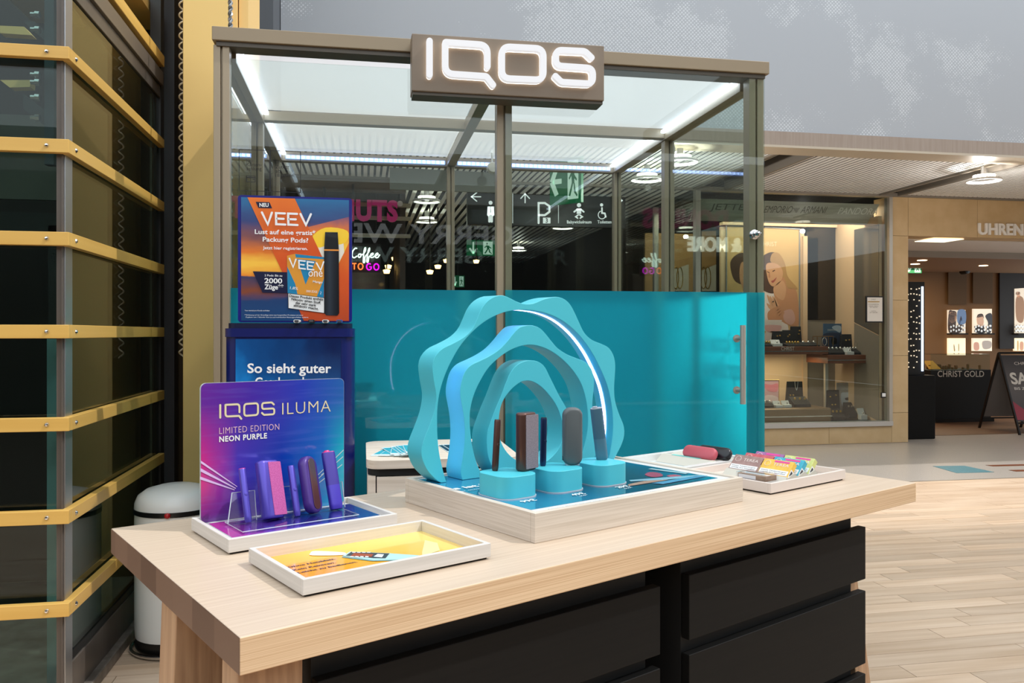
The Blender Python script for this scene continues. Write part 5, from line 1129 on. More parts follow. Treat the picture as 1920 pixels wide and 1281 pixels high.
ul2, _ = uvp(330, 1240, .33); leg(ul2 + .0, .33, ul2 - .02, .37, .1, .09)
leg(1.70, .62, 1.78, .68); leg(1.66, .1, 1.79, .06, .07)
# drawer cabinets
def cabinet(u0, u1, label, zs_, over_r):
    t = thing('drawer_cabinet', label, 'cabinet', T((u0 + u1) / 2, .4, 0), TH)
    h = (u1 - u0) / 2; c0, c1 = -h, h - over_r
    MB().box(c0, c1, -.32, .34, .02, .84).build('carcass', black_m, t, world=False)
    MB().box(c0 + .02, c1 - .02, -.3, .32, 0, .02).build('plinth', black_p, t, world=False)
    for z0_, z1_ in zs_:
        MB().box(-h, h, -.345, -.322, z0_, z1_).build('drawer', black_w, t, world=False, bevel=.002)
    return t
cabinet(1.008, 1.742, 'black drawer cabinet under the right half of the table', ((.647, .79), (.416, .615), (.19, .388), (.03, .165)), .033)
cabinet(.14, .915, 'black drawer cabinet under the left half of the table', ((.639, .784), (.41, .61), (.19, .385), (.03, .165)), .02)

# ------------------------------------------------------------------ trays on the table
def tray(u0, u1, v0, v1, h, label, floor_z=.010, t_=.009, m=white_oak, name='display_tray'):
    r = thing(name, label, 'tray', T(u0, v0), TH); w, d = u1 - u0, v1 - v0
    MB().box(.006, w - .006, .006, d - .006, 0, .005).build('foot', black_m, r, world=False)
    zb = .004
    MB().box(0, w, 0, t_, zb, h).build('side', m, r, world=False, bevel=.0012); MB().box(0, w, d - t_, d, zb, h).build('side', m, r, world=False, bevel=.0012)
    MB().box(0, t_, t_, d - t_, zb, h).build('side', m, r, world=False, bevel=.0012); MB().box(w - t_, w, t_, d - t_, zb, h).build('side', m, r, world=False, bevel=.0012)
    MB().box(t_, w - t_, t_, d - t_, zb, floor_z).build('tray_floor', white_p, r, world=False)
    return r
# purple display
t1 = tray(.128, .492, .427, .66, .030, 'white tray carrying the purple display at the left of the table', .018)
pvv = .645; PP = VP(pvv); pk = K(320, 640, 3.05)
pn_ = thing('acrylic_display', 'purple and blue acrylic advertising panel standing in the white tray', 'panel', T(.138, pvv, .918), TH)
ua, _z = uvp(376, 973, pvv); ub, zb2 = uvp(645, 712, pvv); zpt = uvp(510, 714, pvv)[1]
MB().prism([T(ua + p[0], pvv, .918 + p[1]) for p in rrect(ub - ua, zpt - .918, .012, 5, (ub - ua) / 2, (zpt - .918) / 2)], T(0, .006) - T(0, 0)).build('acrylic_sheet', acryl_edge, pn_, smooth=40)
def purple():
    m = bpy.data.materials.new('purple_print'); m.use_nodes = True; nt = m.node_tree; L = nt.links; b = nt.nodes['Principled BSDF']; b.inputs['Roughness'].default_value = .18; b.inputs['Coat Weight'].default_value = .5
    tc = nn(nt, 'ShaderNodeTexCoord'); sp = nn(nt, 'ShaderNodeSeparateXYZ'); L.new(tc.outputs['Object'], sp.inputs[0])
    def sc_(o, a, b_): mr = nn(nt, 'ShaderNodeMapRange'); mr.inputs['From Min'].default_value = a; mr.inputs['From Max'].default_value = b_; L.new(o, mr.inputs['Value']); return mr.outputs[0]
    X_, Z_ = sc_(sp.outputs[0], 0, ub - ua), sc_(sp.outputs[2], 0, zpt - .918)
    def ramp(v, st):
        r = nn(nt, 'ShaderNodeValToRGB'); e = r.color_ramp.elements
        while len(e) < len(st): e.new(.5)
        for i, (p, c) in enumerate(st): e[i].position = p; e[i].color = lin(c)
        L.new(v, r.inputs[0]); return r.outputs[0]
    def mix(f, a, b_): x = nn(nt, 'ShaderNodeMix', data_type='RGBA'); L.new(f, x.inputs[0]); L.new(a, x.inputs[6]); L.new(b_, x.inputs[7]); return x.outputs[2]
    upper = ramp(X_, [(0, (104, 44, 150)), (.35, (70, 44, 160)), (.7, (44, 62, 176)), (1, (40, 96, 170))])
    midr = ramp(X_, [(0, (214, 44, 128)), (.1, (170, 50, 150)), (.25, (74, 56, 176)), (.55, (20, 60, 170)), (.85, (16, 104, 190)), (1, (20, 170, 190))])
    low = ramp(X_, [(0, (90, 40, 120)), (.3, (86, 44, 140)), (.6, (26, 60, 160)), (1, (40, 160, 200))])
    f1 = ramp(Z_, [(.0, (0, 0, 0)), (.28, (255, 255, 255))]); f2 = ramp(Z_, [(.42, (0, 0, 0)), (.85, (255, 255, 255))])
    c = mix(f2, mix(f1, low, midr), upper)
    no = nn(nt, 'ShaderNodeTexNoise'); no.inputs['Scale'].default_value = 1; mp = nn(nt, 'ShaderNodeMapping'); mp.inputs['Scale'].default_value = (7, 1, 90); L.new(tc.outputs['Object'], mp.inputs[0]); L.new(mp.outputs[0], no.inputs['Vector'])
    fa = ramp(no.outputs['Fac'], [(.5, (0, 0, 0)), (.85, (120, 120, 120))]); lt_ = nn(nt, 'ShaderNodeRGB'); lt_.outputs[0].default_value = lin((120, 130, 220))
    c = mix(fa, c, lt_.outputs[0]); L.new(c, b.inputs['Base Color']); return m
purple_m = purple(); PN = (ST, -CT, 0)
MB().poly([T(ua + p[0], pvv - .0006, .918 + p[1]) for p in rrect(ub - ua - .0012, zpt - .918 - .0012, .0115, 5, (ub - ua) / 2, (zpt - .918) / 2)]).build('print', purple_m, pn_)
mb = MB(); PT = VP(pvv - .0008)
def pw_(x, y): return PT(*pk(x, y))
# logo on the panel from the same letter shapes
Lx0 = LOGO['I'][0][0].x; Lx1 = max(p.x for p in LOGO['S'][0]); Lz0 = LOGO['I'][0][1].y; Lz1 = LOGO['I'][0][0].y
o0, o1 = pw_(283, 437), pw_(592, 418); oh = (pw_(283, 365) - o0).length; kx = (o1 - o0).length / (Lx1 - Lx0); kz = oh / (Lz1 - Lz0)
du = Vector((CT, ST, 0))
for ch, (pth, cl) in LOGO.items(): add_stroke(mb, [((p.x - Lx0) * kx, (p.y - Lz0) * kz) for p in pth], .0042, lambda x, z: o0 + du * x + Vector((0, 0, z)) + Vector(PN) * .0006, 0, cl)
put_text(mb, 'ILUMA', pw_(637, 420), Vector((*pw_(914, 406).xy, pw_(637, 420).z)), PN, (pw_(637, 352) - pw_(637, 420)).length, bold=-.012, spacing=1.1, off=.0008)
mb.build('lettering', mat('gold_print', (226, 214, 176), .35), pn_)
mb = MB(); b0 = pw_(277, 531); put_text(mb, 'LIMITED EDITION', b0, Vector((*pw_(620, 510).xy, b0.z)), PN, (pw_(277, 495) - b0).length, bold=-.006, spacing=1.1, off=.0008); mb.build('lettering', mat('pink_print', (226, 186, 206), .35), pn_)
mb = MB(); b0 = pw_(277, 576); put_text(mb, 'NEON PURPLE', b0, Vector((*pw_(550, 556).xy, b0.z)), PN, (pw_(277, 546) - b0).length, bold=.03, spacing=1.12, off=.0008); mb.build('lettering', white_t, pn_)
mb = MB()
for a_, b_, w_ in (((172, 690), (380, 832), 7), ((170, 735), (372, 842), 9), ((168, 782), (365, 850), 8)):
    P0, P1 = PT(*pk(*a_), off=.0007), PT(*pk(*b_), off=.0007); wv = Vector((0, 0, 1)) * .0012 * w_ / 3; mb.poly([P0 - wv, P1 - wv * .3, P1 + wv * .3, P0 + wv])
mb.build('light_streak', mat('streak_white', (224, 190, 236), .3), pn_)
mb = MB()
for a_, b_ in (((838, 768), (988, 622)), ((838, 790), (985, 660)), ((845, 812), (980, 705)), ((860, 765), (900, 735))):
    P0, P1 = PT(*pk(*a_), off=.0007), PT(*pk(*b_), off=.0007); wv = Vector((0, 0, .0011)); mb.poly([P0 - wv, P1 - wv, P1 + wv, P0 + wv])
mb.build('light_streak', mat('streak_cyan', (196, 214, 214), .3), pn_)
# base plate with print, acrylic rest
bp = thing('base_plate', 'purple printed acrylic plate lying in the white tray', 'plate', T(.146, .46, .918), TH)
MB().box(0, .323, 0, .148, 0, .006).build('plate', acryl_edge, bp, world=False, bevel=.001)
MB().box(.001, .322, .001, .147, .006, .0064).build('print', ramp_mat('plate_print', [(0, (176, 52, 140)), (.25, (92, 52, 160)), (.6, (40, 50, 150)), (1, (24, 40, 120))], 'X', .15, 0, .3, 3), bp, world=False)
ar = thing('acrylic_rest', 'clear acrylic rest holding five purple devices on the printed plate', 'stand', T(.172, .474, .9246), TH)
MB().box(0, .252, 0, .105, 0, .004).build('rest_base', acrylic, ar, world=False)
for x0_, x1_, h_ in ((-.0, .06, .062), (.1, .15, .062), (.225, .262, .058)):
    MB().prism([Vector((x0_, .085, .004)), Vector((x1_, .085, .004)), Vector((x1_ + .004, .108, h_)), Vector((x0_ + .016, .108, h_))], (0, .004, 0)).build('rest_back', acrylic, ar, world=False)
    MB().tube([Vector((x0_, .087, .004)), Vector((x0_ + .016, .11, h_)), Vector((x1_ + .004, .11, h_)), Vector((x1_, .087, .004))], .0012, 5).build('rest_edge', acryl_edge, ar, world=False)
MB().tube([Vector(p) for p in ((0, 0, .004), (.252, 0, .004), (.252, .105, .004), (0, .105, .004))], .0012, 5, True).build('base_edge', acryl_edge, ar, world=False)

# ---- devices
def mtl(name, c, r=.32, m=.45): return mat(name, c, r, m, coat=.2)
def rbox(w, d, h, r, e, n=6, squash=1.0):
    """upright rounded solid: footprint w x d (corner radius r), ends rounded by e"""
    rings = []
    for k in range(5): a_ = math.pi / 2 * k / 4; i_ = e * (1 - math.sin(a_)); rings.append((i_, e - e * math.cos(a_)))
    prof = [(i_, z) for i_, z in rings] + [(i_, h - z) for i_, z in rings[::-1]]
    return [[Vector((p[0], p[1], z)) for p in rrect(w - 2 * i_, d - 2 * i_, max(r - i_, .0005), n)] for i_, z in prof]
def devrot(turn=0, lean=0, side=0): return Matrix.Rotation(TH, 4, 'Z') @ Matrix.Rotation(math.radians(side), 4, 'Y') @ Matrix.Rotation(math.radians(-lean), 4, 'X') @ Matrix.Rotation(math.radians(turn), 4, 'Z')
def place(name, label, cat, p, R, group=None):
    return thing(name, label, cat, p, 0, group, rot=R)
def stick(p, L, r, R, label, m, cap_m, group):
    t = place('heat_stick_holder', label, 'device', p, R, group)
    MB().lathe([(0, 0), (r * .75, 0), (r * .95, .004), (r, .012), (r, L - .003), (r * .9, L), (0, L)], n=20).build('body', m, t, world=False, smooth=40)
    MB().lathe([(0, 0), (r * .92, 0), (r * .9, .0012), (0, .0012)], (0, 0, L), 16).build('cap', cap_m, t, world=False)
    MB().lathe([(0, -.0012), (r * .45, -.001), (r * .5, 0)], (0, -r * .98, L * .52), 12, 'y').build('button', m, t, world=False, smooth=40); return t
def fold(p, w, d, h, R, label, m, face_m, group, x0=-.1, x1=.5):
    t = place('charging_case', label, 'device', p, R, group)
    MB().loft(rbox(w, d, h, d * .42, .006)).build('body', m, t, world=False, smooth=60)
    MB().prism([Vector((p_[0], -d / 2 - .0012, h * .5 + p_[1])) for p_ in rrect(w * (x1 - x0), h * .92, .002, 3, w * (x0 + x1) / 2, 0)], (0, .003, 0)).build('wrap_cover', face_m, t, world=False, bevel=.0006)
    return t
stand_z = .9288
def on_rest(px, py): q = ZP(stand_z)(px, py); return q
def hpx(py_t, py_b, p, lean=0): return (py_b - py_t) / FPX * (p.x * SA + p.y * CA)
pur = mtl('purple_metal', (84, 72, 178)); pur2 = mtl('purple_dark', (70, 40, 128), .4, .2); pink = mat('pink_cap', (214, 40, 130), .35); pinkf = mat('pink_fabric', (170, 66, 136), .55, c2=(190, 88, 158), scale=(400, 400, 400))
LEAN = 20; GP = 'purple devices on the acrylic rest'
s_ = on_rest(466, 980); stick(s_, .112, .0075, devrot(0, LEAN), 'slim purple stick with pink tip, leftmost on the acrylic rest', pur, pink, GP)
s_ = on_rest(558, 968); stick(s_, .108, .0075, devrot(0, LEAN), 'slim purple stick with plain tip between the two purple cases', pur, pur, GP)
s_ = on_rest(513, 973); fold(s_, .050, .028, .124, devrot(14, LEAN), 'purple charging case with a pink cover on the acrylic rest', pur, pinkf, GP, -.12, .5)
s_ = on_rest(589, 963); t = place('charging_case', 'dark purple charging case with a glossy brown door on the acrylic rest', 'device', s_, devrot(30, LEAN), GP)
MB().loft([[Vector((p[0], p[1] - .011, p[2] * .0)) for p in ()]] if False else [[Vector((x, y_, z + .063)) for x, z in rrect(.046 - 2 * i_, .126 - 2 * i_, .022 - i_, 7)] for y_, i_ in ((-.011, .006), (-.0095, .002), (-.006, 0), (.006, 0), (.0095, .002), (.011, .006))]).build('body', pur2, t, world=False, smooth=60)
MB().prism([Vector((.0 + p[0], -.0112, .063 + p[1])) for p in rrect(.022, .112, .0105, 6)], (0, -.0015, 0)).build('door_panel', mat('brown_gloss', (92, 54, 60), .12, metal=.3, coat=.6), t, world=False, bevel=.0007)
s_ = on_rest(631, 955); t = place('one_piece_device', 'violet one piece heating device, rightmost on the acrylic rest', 'device', s_, devrot(-8, LEAN), GP)
one_u = mtl('violet_upper', (60, 44, 146), .42, .2); one_l = mtl('violet_lower', (72, 56, 180), .38, .25)
def onepiece(t, mu, ml, capm, L=.128, w=.030, d=.018):
    sec = lambda s__, z: [Vector((p[0] * s__, p[1] * s__, z)) for p in rrect(w, d, d * .42, 6)]
    MB().loft([sec(.8, 0), sec(.93, .003), sec(.98, .012), sec(1, L * .42)]).build('lower_body', ml, t, world=False, smooth=50)
    MB().loft([sec(1.005, L * .42), sec(1.005, L * .97), sec(.97, L)]).build('upper_body', mu, t, world=False, smooth=40)
    MB().loft([sec(.93, L), sec(.9, L + .0015)]).build('cap', capm, t, world=False); MB().lathe([(0, 0), (.007, 0), (.006, .004), (0, .004)], (-.003, 0, L + .001), 14).build('mouth_ring', capm, t, world=False, smooth=40)
onepiece(t, one_u, one_l, pink)

# ---- yellow tray
t2 = tray(.137, .506, .104, .345, .030, 'white tray with a yellow printed sheet under glass at the front of the table', .008)
ZY = .9095; YPz = ZP(ZY); yk = K(440, 960, 3.84)
MB().box(.009, .36, .009, .232, .008, .0092).build('print_sheet', ramp_mat('yellow_print', [(0, (244, 146, 20)), (.4, (246, 170, 40)), (.6, (242, 196, 76)), (1, (240, 214, 124))], 'XY', .12, 0, .25, 2, coat=.4), t2, world=False)
mb = MB()
for s_, y0_, x0_, x1_, y1_ in (('Ohne Heizblatt.', 405, 385, 735, 345), ('Kein Reinigen.', 425, 425, 725, 366), ('Leicht zu bedienen.', 444, 460, 880, 360)):
    P0, P1 = YPz(*yk(x0_, y0_)), YPz(*yk(x1_, y1_)); put_text(mb, s_, P0, P0 + (Vector((CT, ST, 0)) * (P1 - P0).length), (0, 0, 1), .0075, bold=.02, off=.0004)
mb.build('lettering', mat('navy_print', (40, 40, 70), .4), t2)
def yprint(c, pts, o, sm=False):
    p = [YPz(*yk(*q), off=o) for q in pts]
    return MB().poly(spline(p, 4, True) if sm else p).build('print', mat('yp_%d_%d_%d' % c, c, .35), t2)
yprint((232, 222, 150), ((1350, 290), (1370, 205), (1460, 225), (1476, 280), (1350, 318)), .0004)
yprint((170, 206, 204), ((775, 320), (830, 288), (1110, 300), (1330, 315), (1210, 345), (1000, 350)), .0006)
yprint((120, 160, 160), ((775, 324), (1000, 350), (1210, 345), (1200, 352), (990, 357), (772, 330)), .0007)
yprint((40, 52, 62), ((800, 318), (840, 290), (1115, 302), (1085, 338), (1000, 336)), .0008)
yprint((150, 60, 26), ((832, 322), (860, 300), (1000, 308), (985, 328)), .001)
yprint((214, 220, 224), ((1000, 326), (1030, 306), (1075, 310), (1060, 332)), .001)
mb = MB()
for i in range(4):
    x_ = 848 + i * 36; mb.poly([YPz(*yk(*q), off=.0011) for q in ((x_, 292), (x_ + 24, 293), (x_ + 20, 299), (x_ - 4, 298))]); mb.poly([YPz(*yk(*q), off=.0011) for q in ((x_ - 14, 322), (x_ + 10, 324), (x_ + 6, 332), (x_ - 18, 330))])
mb.build('print', mat('yp_pale', (214, 222, 222), .35), t2)
yprint((250, 236, 214), ((545, 300), (580, 284), (760, 292), (800, 300), (770, 314), (560, 316)), .0007, True)

# ---- large wooden tray with turquoise sculpture
HB = .0605; u0, u1, v0, v1 = .640, 1.312, .139, .648
t3 = thing('wooden_tray', 'large limed oak display tray with a blue printed top in the middle of the table', 'tray', T(u0, v0), TH); w_, d_ = u1 - u0, v1 - v0
tb = .014
MB().box(0, w_, 0, tb, 0, HB).build('side', tray_oak, t3, world=False, bevel=.0015); MB().box(0, w_, d_ - tb, d_, 0, HB).build('side', tray_oak, t3, world=False, bevel=.0015)
MB().box(0, tb, tb, d_ - tb, 0, HB).build('side', tray_oak, t3, world=False, bevel=.0015); MB().box(w_ - tb, w_, tb, d_ - tb, 0, HB).build('side', tray_oak, t3, world=False, bevel=.0015)
MB().box(tb, w_ - tb, tb, d_ - tb, 0, HB - .004).build('tray_floor', white_p, t3, world=False)
MB().box(tb + .012, w_ - tb - .030, tb + .030, d_ - tb - .01, HB - .004, HB - .0032).build('print_sheet', ramp_mat('night_print', [(0, (48, 132, 168)), (.3, (32, 92, 128)), (.6, (30, 44, 66)), (.8, (44, 42, 62)), (1, (26, 92, 130))], 'X', .12, 0, .35, 3, coat=.6), t3, world=False)
ZB_ = TZ + HB - .0030; BZ = ZP(ZB_); gk = K(740, 820, 2.8235)
def bprint(c, pts, sm=True, o=.0004):
    p = [BZ(*gk(*q), off=o) for q in pts]
    return MB().poly(spline(p, 4, True) if sm else p).build('print', mat('bp_%d_%d_%d' % c, c, .2, coat=.5), t3)
bprint((176, 44, 78), ((1325, 200), (1350, 185), (1400, 190), (1420, 205), (1370, 212)))
bprint((190, 60, 80), ((1440, 205), (1480, 198), (1520, 205), (1480, 214)))
bprint((150, 190, 206), ((1240, 228), (1420, 215), (1620, 200), (1660, 206), (1440, 226), (1250, 236)), False, .0008)
bprint((96, 150, 190), ((1360, 245), (1600, 205), (1650, 208), (1420, 250)), False, .0009)
bprint((176, 200, 206), ((1340, 170), (1360, 166), (1560, 190), (1540, 196)), False, .0009)
bprint((190, 140, 110), ((1240, 250), (1320, 234), (1430, 220), (1440, 228), (1330, 246), (1250, 258)), True, .0007)
def btext(s, x0, y0, x1, y1, hgt, m, bold=.0, name='lettering'):
    mb = MB(); P0, P1 = BZ(*gk(x0, y0)), BZ(*gk(x1, y1)); put_text(mb, s, P0, P0 + Vector((CT, ST, 0)) * (P1 - P0).length, (0, 0, 1), hgt, bold=bold, off=.0012); mb.build(name, m, t3)
btext('Es ist Zeit', 288, 285, 560, 235, .022, white_t, .03); btext('für etwas Neues', 345, 292, 560, 262, .009, white_t)
btext('99€', 682, 348, 750, 334, .016, white_t, .02); btext('49€', 950, 312, 1010, 300, .016, white_t, .02); btext('29€', 1188, 272, 1240, 260, .016, white_t, .02)
for xx, yy in ((985, 316), (1222, 276)): btext('UVP*', xx, yy, xx + 40, yy - 8, .007, white_t)
btext('Dieses Produkt ist nicht risikofrei und enthält Nikotin, welches abhängig macht.', 820, 386, 1690, 238, .006, mat('grey_small', (110, 124, 140), .4))
RV = .547; RPn = VP(RV); ck_ = K(740, 540, 3.372)
sculp = thing('ring_sculpture', 'turquoise sculpture of three nested wavy arches on the wooden tray', 'sculpture', T(.97, RV, TZ + HB), TH)
zbase = TZ + HB - .0028
def cont(pts, n=6): return spline([RPn(*ck_(*p)) for p in pts], n)
def floorz(p): return Vector((p.x, p.y, max(p.z, zbase)))
th_v = T(0, .066) - T(0, 0)
out1 = [(296, 1243), (215, 1165), (177, 1090), (168, 1040), (180, 975), (215, 885), (245, 800), (261, 720), (262, 670), (250, 600), (240, 530), (240, 480), (258, 430), (300, 385), (370, 350), (440, 310), (490, 260), (520, 200), (550, 130), (590, 80), (640, 52), (685, 47), (730, 65), (780, 90), (830, 102), (880, 97), (940, 72), (990, 60), (1030, 57), (1075, 72), (1110, 105), (1140, 160), (1165, 215), (1200, 285), (1250, 330), (1310, 355), (1355, 380), (1385, 430), (1395, 490), (1392, 560), (1388, 640), (1395, 720), (1420, 800), (1448, 870), (1452, 930), (1435, 990), (1405, 1050), (1385, 1088)]
in1 = [(328, 1238), (300, 1130), (280, 1030), (271, 930), (269, 830), (272, 750), (285, 660), (315, 560), (360, 460), (420, 360), (500, 270), (590, 200), (690, 155), (780, 139), (850, 140), (950, 158), (1060, 207), (1160, 292), (1240, 397), (1300, 510), (1345, 620), (1370, 730), (1380, 830), (1378, 930), (1362, 1040), (1350, 1093)]
out2 = [(428, 1222), (418, 1160), (428, 1090), (440, 1000), (444, 900), (437, 810), (425, 740), (415, 680), (418, 620), (440, 540), (480, 490), (540, 460), (600, 430), (660, 390), (710, 340), (750, 290), (790, 250), (830, 238), (870, 237), (915, 252), (950, 285), (990, 335), (1030, 380), (1090, 420), (1150, 445), (1200, 465), (1240, 505), (1258, 560), (1260, 620), (1252, 700), (1250, 770), (1262, 850), (1285, 940), (1290, 1010), (1265, 1070), (1240, 1112)]
in2 = [(562, 1203), (520, 1110), (495, 1020), (480, 920), (475, 830), (480, 760), (500, 680), (535, 600), (590, 510), (650, 450), (720, 400), (790, 370), (850, 360), (900, 365), (960, 385), (1020, 420), (1080, 470), (1140, 540), (1185, 620), (1212, 720), (1222, 820), (1215, 930), (1185, 1050), (1160, 1122)]
out3 = [(660, 1188), (620, 1140), (590, 1060), (583, 960), (590, 900), (610, 840), (640, 760), (670, 690), (700, 610), (730, 540), (770, 490), (820, 463), (870, 458), (915, 470), (950, 500), (980, 560), (1010, 620), (1040, 680), (1075, 740), (1115, 820), (1140, 910), (1138, 1000), (1110, 1080), (1070, 1135)]
hole3 = [(657, 900), (661, 810), (675, 740), (700, 690), (740, 640), (790, 600), (830, 587), (870, 592), (920, 620), (970, 670), (1020, 740), (1052, 820), (1065, 900), (1055, 975), (1020, 1040), (960, 1095), (880, 1125), (800, 1105), (730, 1060), (680, 990)]
def arch(outer, inner, name='arch'):
    O = [floorz(p) for p in cont(outer)]; I_ = [floorz(p) for p in cont(inner)]
    n = 120
    def res(P):
        L_ = [0]
        for i in range(1, len(P)): L_.append(L_[-1] + (P[i] - P[i - 1]).length)
        out = []; j = 0
        for k in range(n + 1):
            s__ = L_[-1] * k / n
            while j < len(P) - 2 and L_[j + 1] < s__: j += 1
            t__ = (s__ - L_[j]) / max(1e-9, L_[j + 1] - L_[j]); out.append(P[j].lerp(P[j + 1], min(1, t__)))
        return out
    A__, B__ = res(O), res(I_); v_ = A__ + B__ + [p + th_v for p in A__] + [p + th_v for p in B__]; N = n + 1; f_ = []
    for i in range(n):
        f_ += [(i, i + 1, N + i + 1, N + i), (2 * N + i, 3 * N + i, 3 * N + i + 1, 2 * N + i + 1), (i, 2 * N + i, 2 * N + i + 1, i + 1), (N + i, N + i + 1, 3 * N + i + 1, 3 * N + i)]
    f_ += [(0, N, 3 * N, 2 * N), (n, 2 * N + n, 3 * N + n, N + n)]
    o = MB().add(v_, f_).build(name, teal, sculp, smooth=35); b = o.modifiers.new('edge', 'BEVEL'); b.width = .001; b.segments = 2; b.limit_method = 'ANGLE'
    return o, B__
a1, inner1 = arch(out1, in1); a2, inner2 = arch(out2, in2); 
# innermost arch: outer outline closed along the tray, with an egg shaped hole
n = 96
def resc(P, n):
    P = P + [P[0]]; L_ = [0]
    for i in range(1, len(P)): L_.append(L_[-1] + (P[i] - P[i - 1]).length)
    out = []; j = 0
    for k in range(n):
        s__ = L_[-1] * k / n
        while j < len(P) - 2 and L_[j + 1] < s__: j += 1
        t__ = (s__ - L_[j]) / max(1e-9, L_[j + 1] - L_[j]); out.append(P[j].lerp(P[j + 1], min(1, t__)))
    return out
h3 = spline([RPn(*ck_(*p)) for p in hole3], 6, True); cen = RPn(*ck_(860, 860))
H3 = resc(h3, n)
o3 = [floorz(p) for p in cont(out3)]; base_pts = [o3[-1].lerp(o3[0], i / 12) for i in range(1, 12)]; loop = o3 + base_pts
def ang(p): q = p - cen; return math.atan2(q.z, q.dot(du))
def hit(loop_, a_):
    d_ = (math.cos(a_), math.sin(a_)); best = None
    Q = [((p - cen).dot(du), p.z - cen.z) for p in loop_]
    for i in range(len(Q)):
        (x1_, y1_), (x2_, y2_) = Q[i], Q[(i + 1) % len(Q)]; ex, ey = x2_ - x1_, y2_ - y1_; den = d_[0] * ey - d_[1] * ex
        if abs(den) < 1e-12: continue
        t__ = (x1_ * ey - y1_ * ex) / den; s__ = (x1_ * d_[1] - y1_ * d_[0]) / den
        if t__ > 0 and -1e-6 <= s__ <= 1 + 1e-6 and (best is None or t__ > best): best = t__
    return cen + du * d_[0] * best + Vector((0, 0, d_[1] * best))
angs = [ang(p) for p in H3]; O3 = [hit(loop, a_) for a_ in angs]
v_ = O3 + H3 + [p + th_v for p in O3] + [p + th_v for p in H3]; f_ = []
for i in range(n):
    j = (i + 1) % n; f_ += [(i, j, n + j, n + i), (2 * n + i, 3 * n + i, 3 * n + j, 2 * n + j), (i, 2 * n + i, 2 * n + j, j), (n + i, n + j, 3 * n + j, 3 * n + i)]
o = MB().add(v_, f_).build('arch', teal, sculp, smooth=35); b = o.modifiers.new('edge', 'BEVEL'); b.width = .001; b.segments = 2; b.limit_method = 'ANGLE'
# light line set in the underside of the outer arch
mb = MB(); st0 = [p + th_v * .42 for p in inner1]; st1 = [p + th_v * .60 for p in inner1]; cx_ = RPn(*ck_(800, 800))
def inw_(p, e=.0012): q = (cx_ - p); q.z *= .6; return p + q.normalized() * e
vv = [inw_(p) for p in st0] + [inw_(p) for p in st1]; N = len(st0)
o = MB().add(vv, [(i, i + 1, N + i + 1, N + i) for i in range(3, N - 4)]).build('light_line', led_blue, a1)
# plinths and devices
def plinth(uc, vc, label):
    t = thing('plinth', label, 'plinth', T(uc, vc, TZ + HB - .0026), TH, 'turquoise plinths on the wooden tray')
    MB().prism([Vector((p[0], p[1], -.0005)) for p in rrect(.107, .119, .033, 8, 0, 0)], (0, 0, .002)).build('clear_base', acryl_edge, t, world=False, smooth=40)
    MB().prism([Vector((p[0], p[1], .0015)) for p in rrect(.103, .115, .032, 8, 0, 0)], (0, 0, .048)).build('plinth_body', teal, t, world=False, smooth=40, bevel=.001)
    return t
plinth(.723, .338, 'turquoise plinth nearest the front, carrying the brown case and stick'); plinth(.857, .330, 'middle turquoise plinth carrying the grey case and dark stick'); plinth(.995, .325, 'turquoise plinth at the right carrying the slate blue device')
PZ = TZ + HB + .0469; DZ = ZP(PZ)
def turn_for(p, deg): return math.degrees(math.atan2(-p.y, -p.x)) + 90 - math.degrees(TH) + deg
bro = mtl('bronze_brown', (92, 64, 56), .32, .6); nvy = mtl('navy_metal', (30, 48, 84), .3, .6); slt = mtl('slate_blue', (66, 104, 124), .5, .05); slt2 = mtl('slate_blue_low', (82, 120, 138), .55, .0); fab = mat('grey_fabric', (112, 104, 112), .7, c2=(140, 130, 138), scale=(500, 500, 500)); grc = mtl('pebble_grey', (84, 90, 92), .5, .05)
G2 = 'devices on the turquoise plinths'
p = DZ(928, 883); stick(p, hpx(789, 884, p), .0078, devrot(0, 0, 4), 'slim bronze brown stick on the front turquoise plinth', bro, bro, G2)
p = DZ(1018, 874); stick(p, hpx(784, 874, p), .0076, devrot(0, 0, 1.5), 'slim navy blue stick on the middle turquoise plinth', nvy, black_p, G2)
p = DZ(986, 882); fold(p, .050, .030, hpx(777, 886, p), devrot(turn_for(p, 46), 0), 'bronze brown charging case with grey fabric cover on the front plinth', bro, fab, G2, -.3, .5)
p = DZ(1073, 872); hh = hpx(768, 876, p); t = place('charging_case', 'pebble grey rounded charging case on the middle turquoise plinth', 'device', p, devrot(turn_for(p, 16), 0), G2)
MB().loft([[Vector((x, y_, z + hh / 2)) for x, z in rrect(.047 - 2 * i_, hh - 2 * i_, .019 - i_, 8)] for y_, i_ in ((-.012, .007), (-.011, .004), (-.0085, .0015), (-.005, 0), (.005, 0), (.0085, .0015), (.011, .004), (.012, .007))]).build('body', grc, t, world=False, smooth=70)
MB().box(-.024, -.0225, -.003, .003, .012, .022).build('charging_port', black_p, t, world=False); MB().box(-.016, .016, -.006, .008, -.0005, .004).build('clear_foot', acryl_edge, t, world=False)
p = DZ(1129, 862); t = place('one_piece_device', 'slate blue one piece device on the right turquoise plinth', 'device', p, devrot(turn_for(p, 10), 0, -9), G2)
onepiece(t, slt, slt2, mat('grey_cap', (150, 156, 164), .4), hpx(764, 862, p), .030, .020)

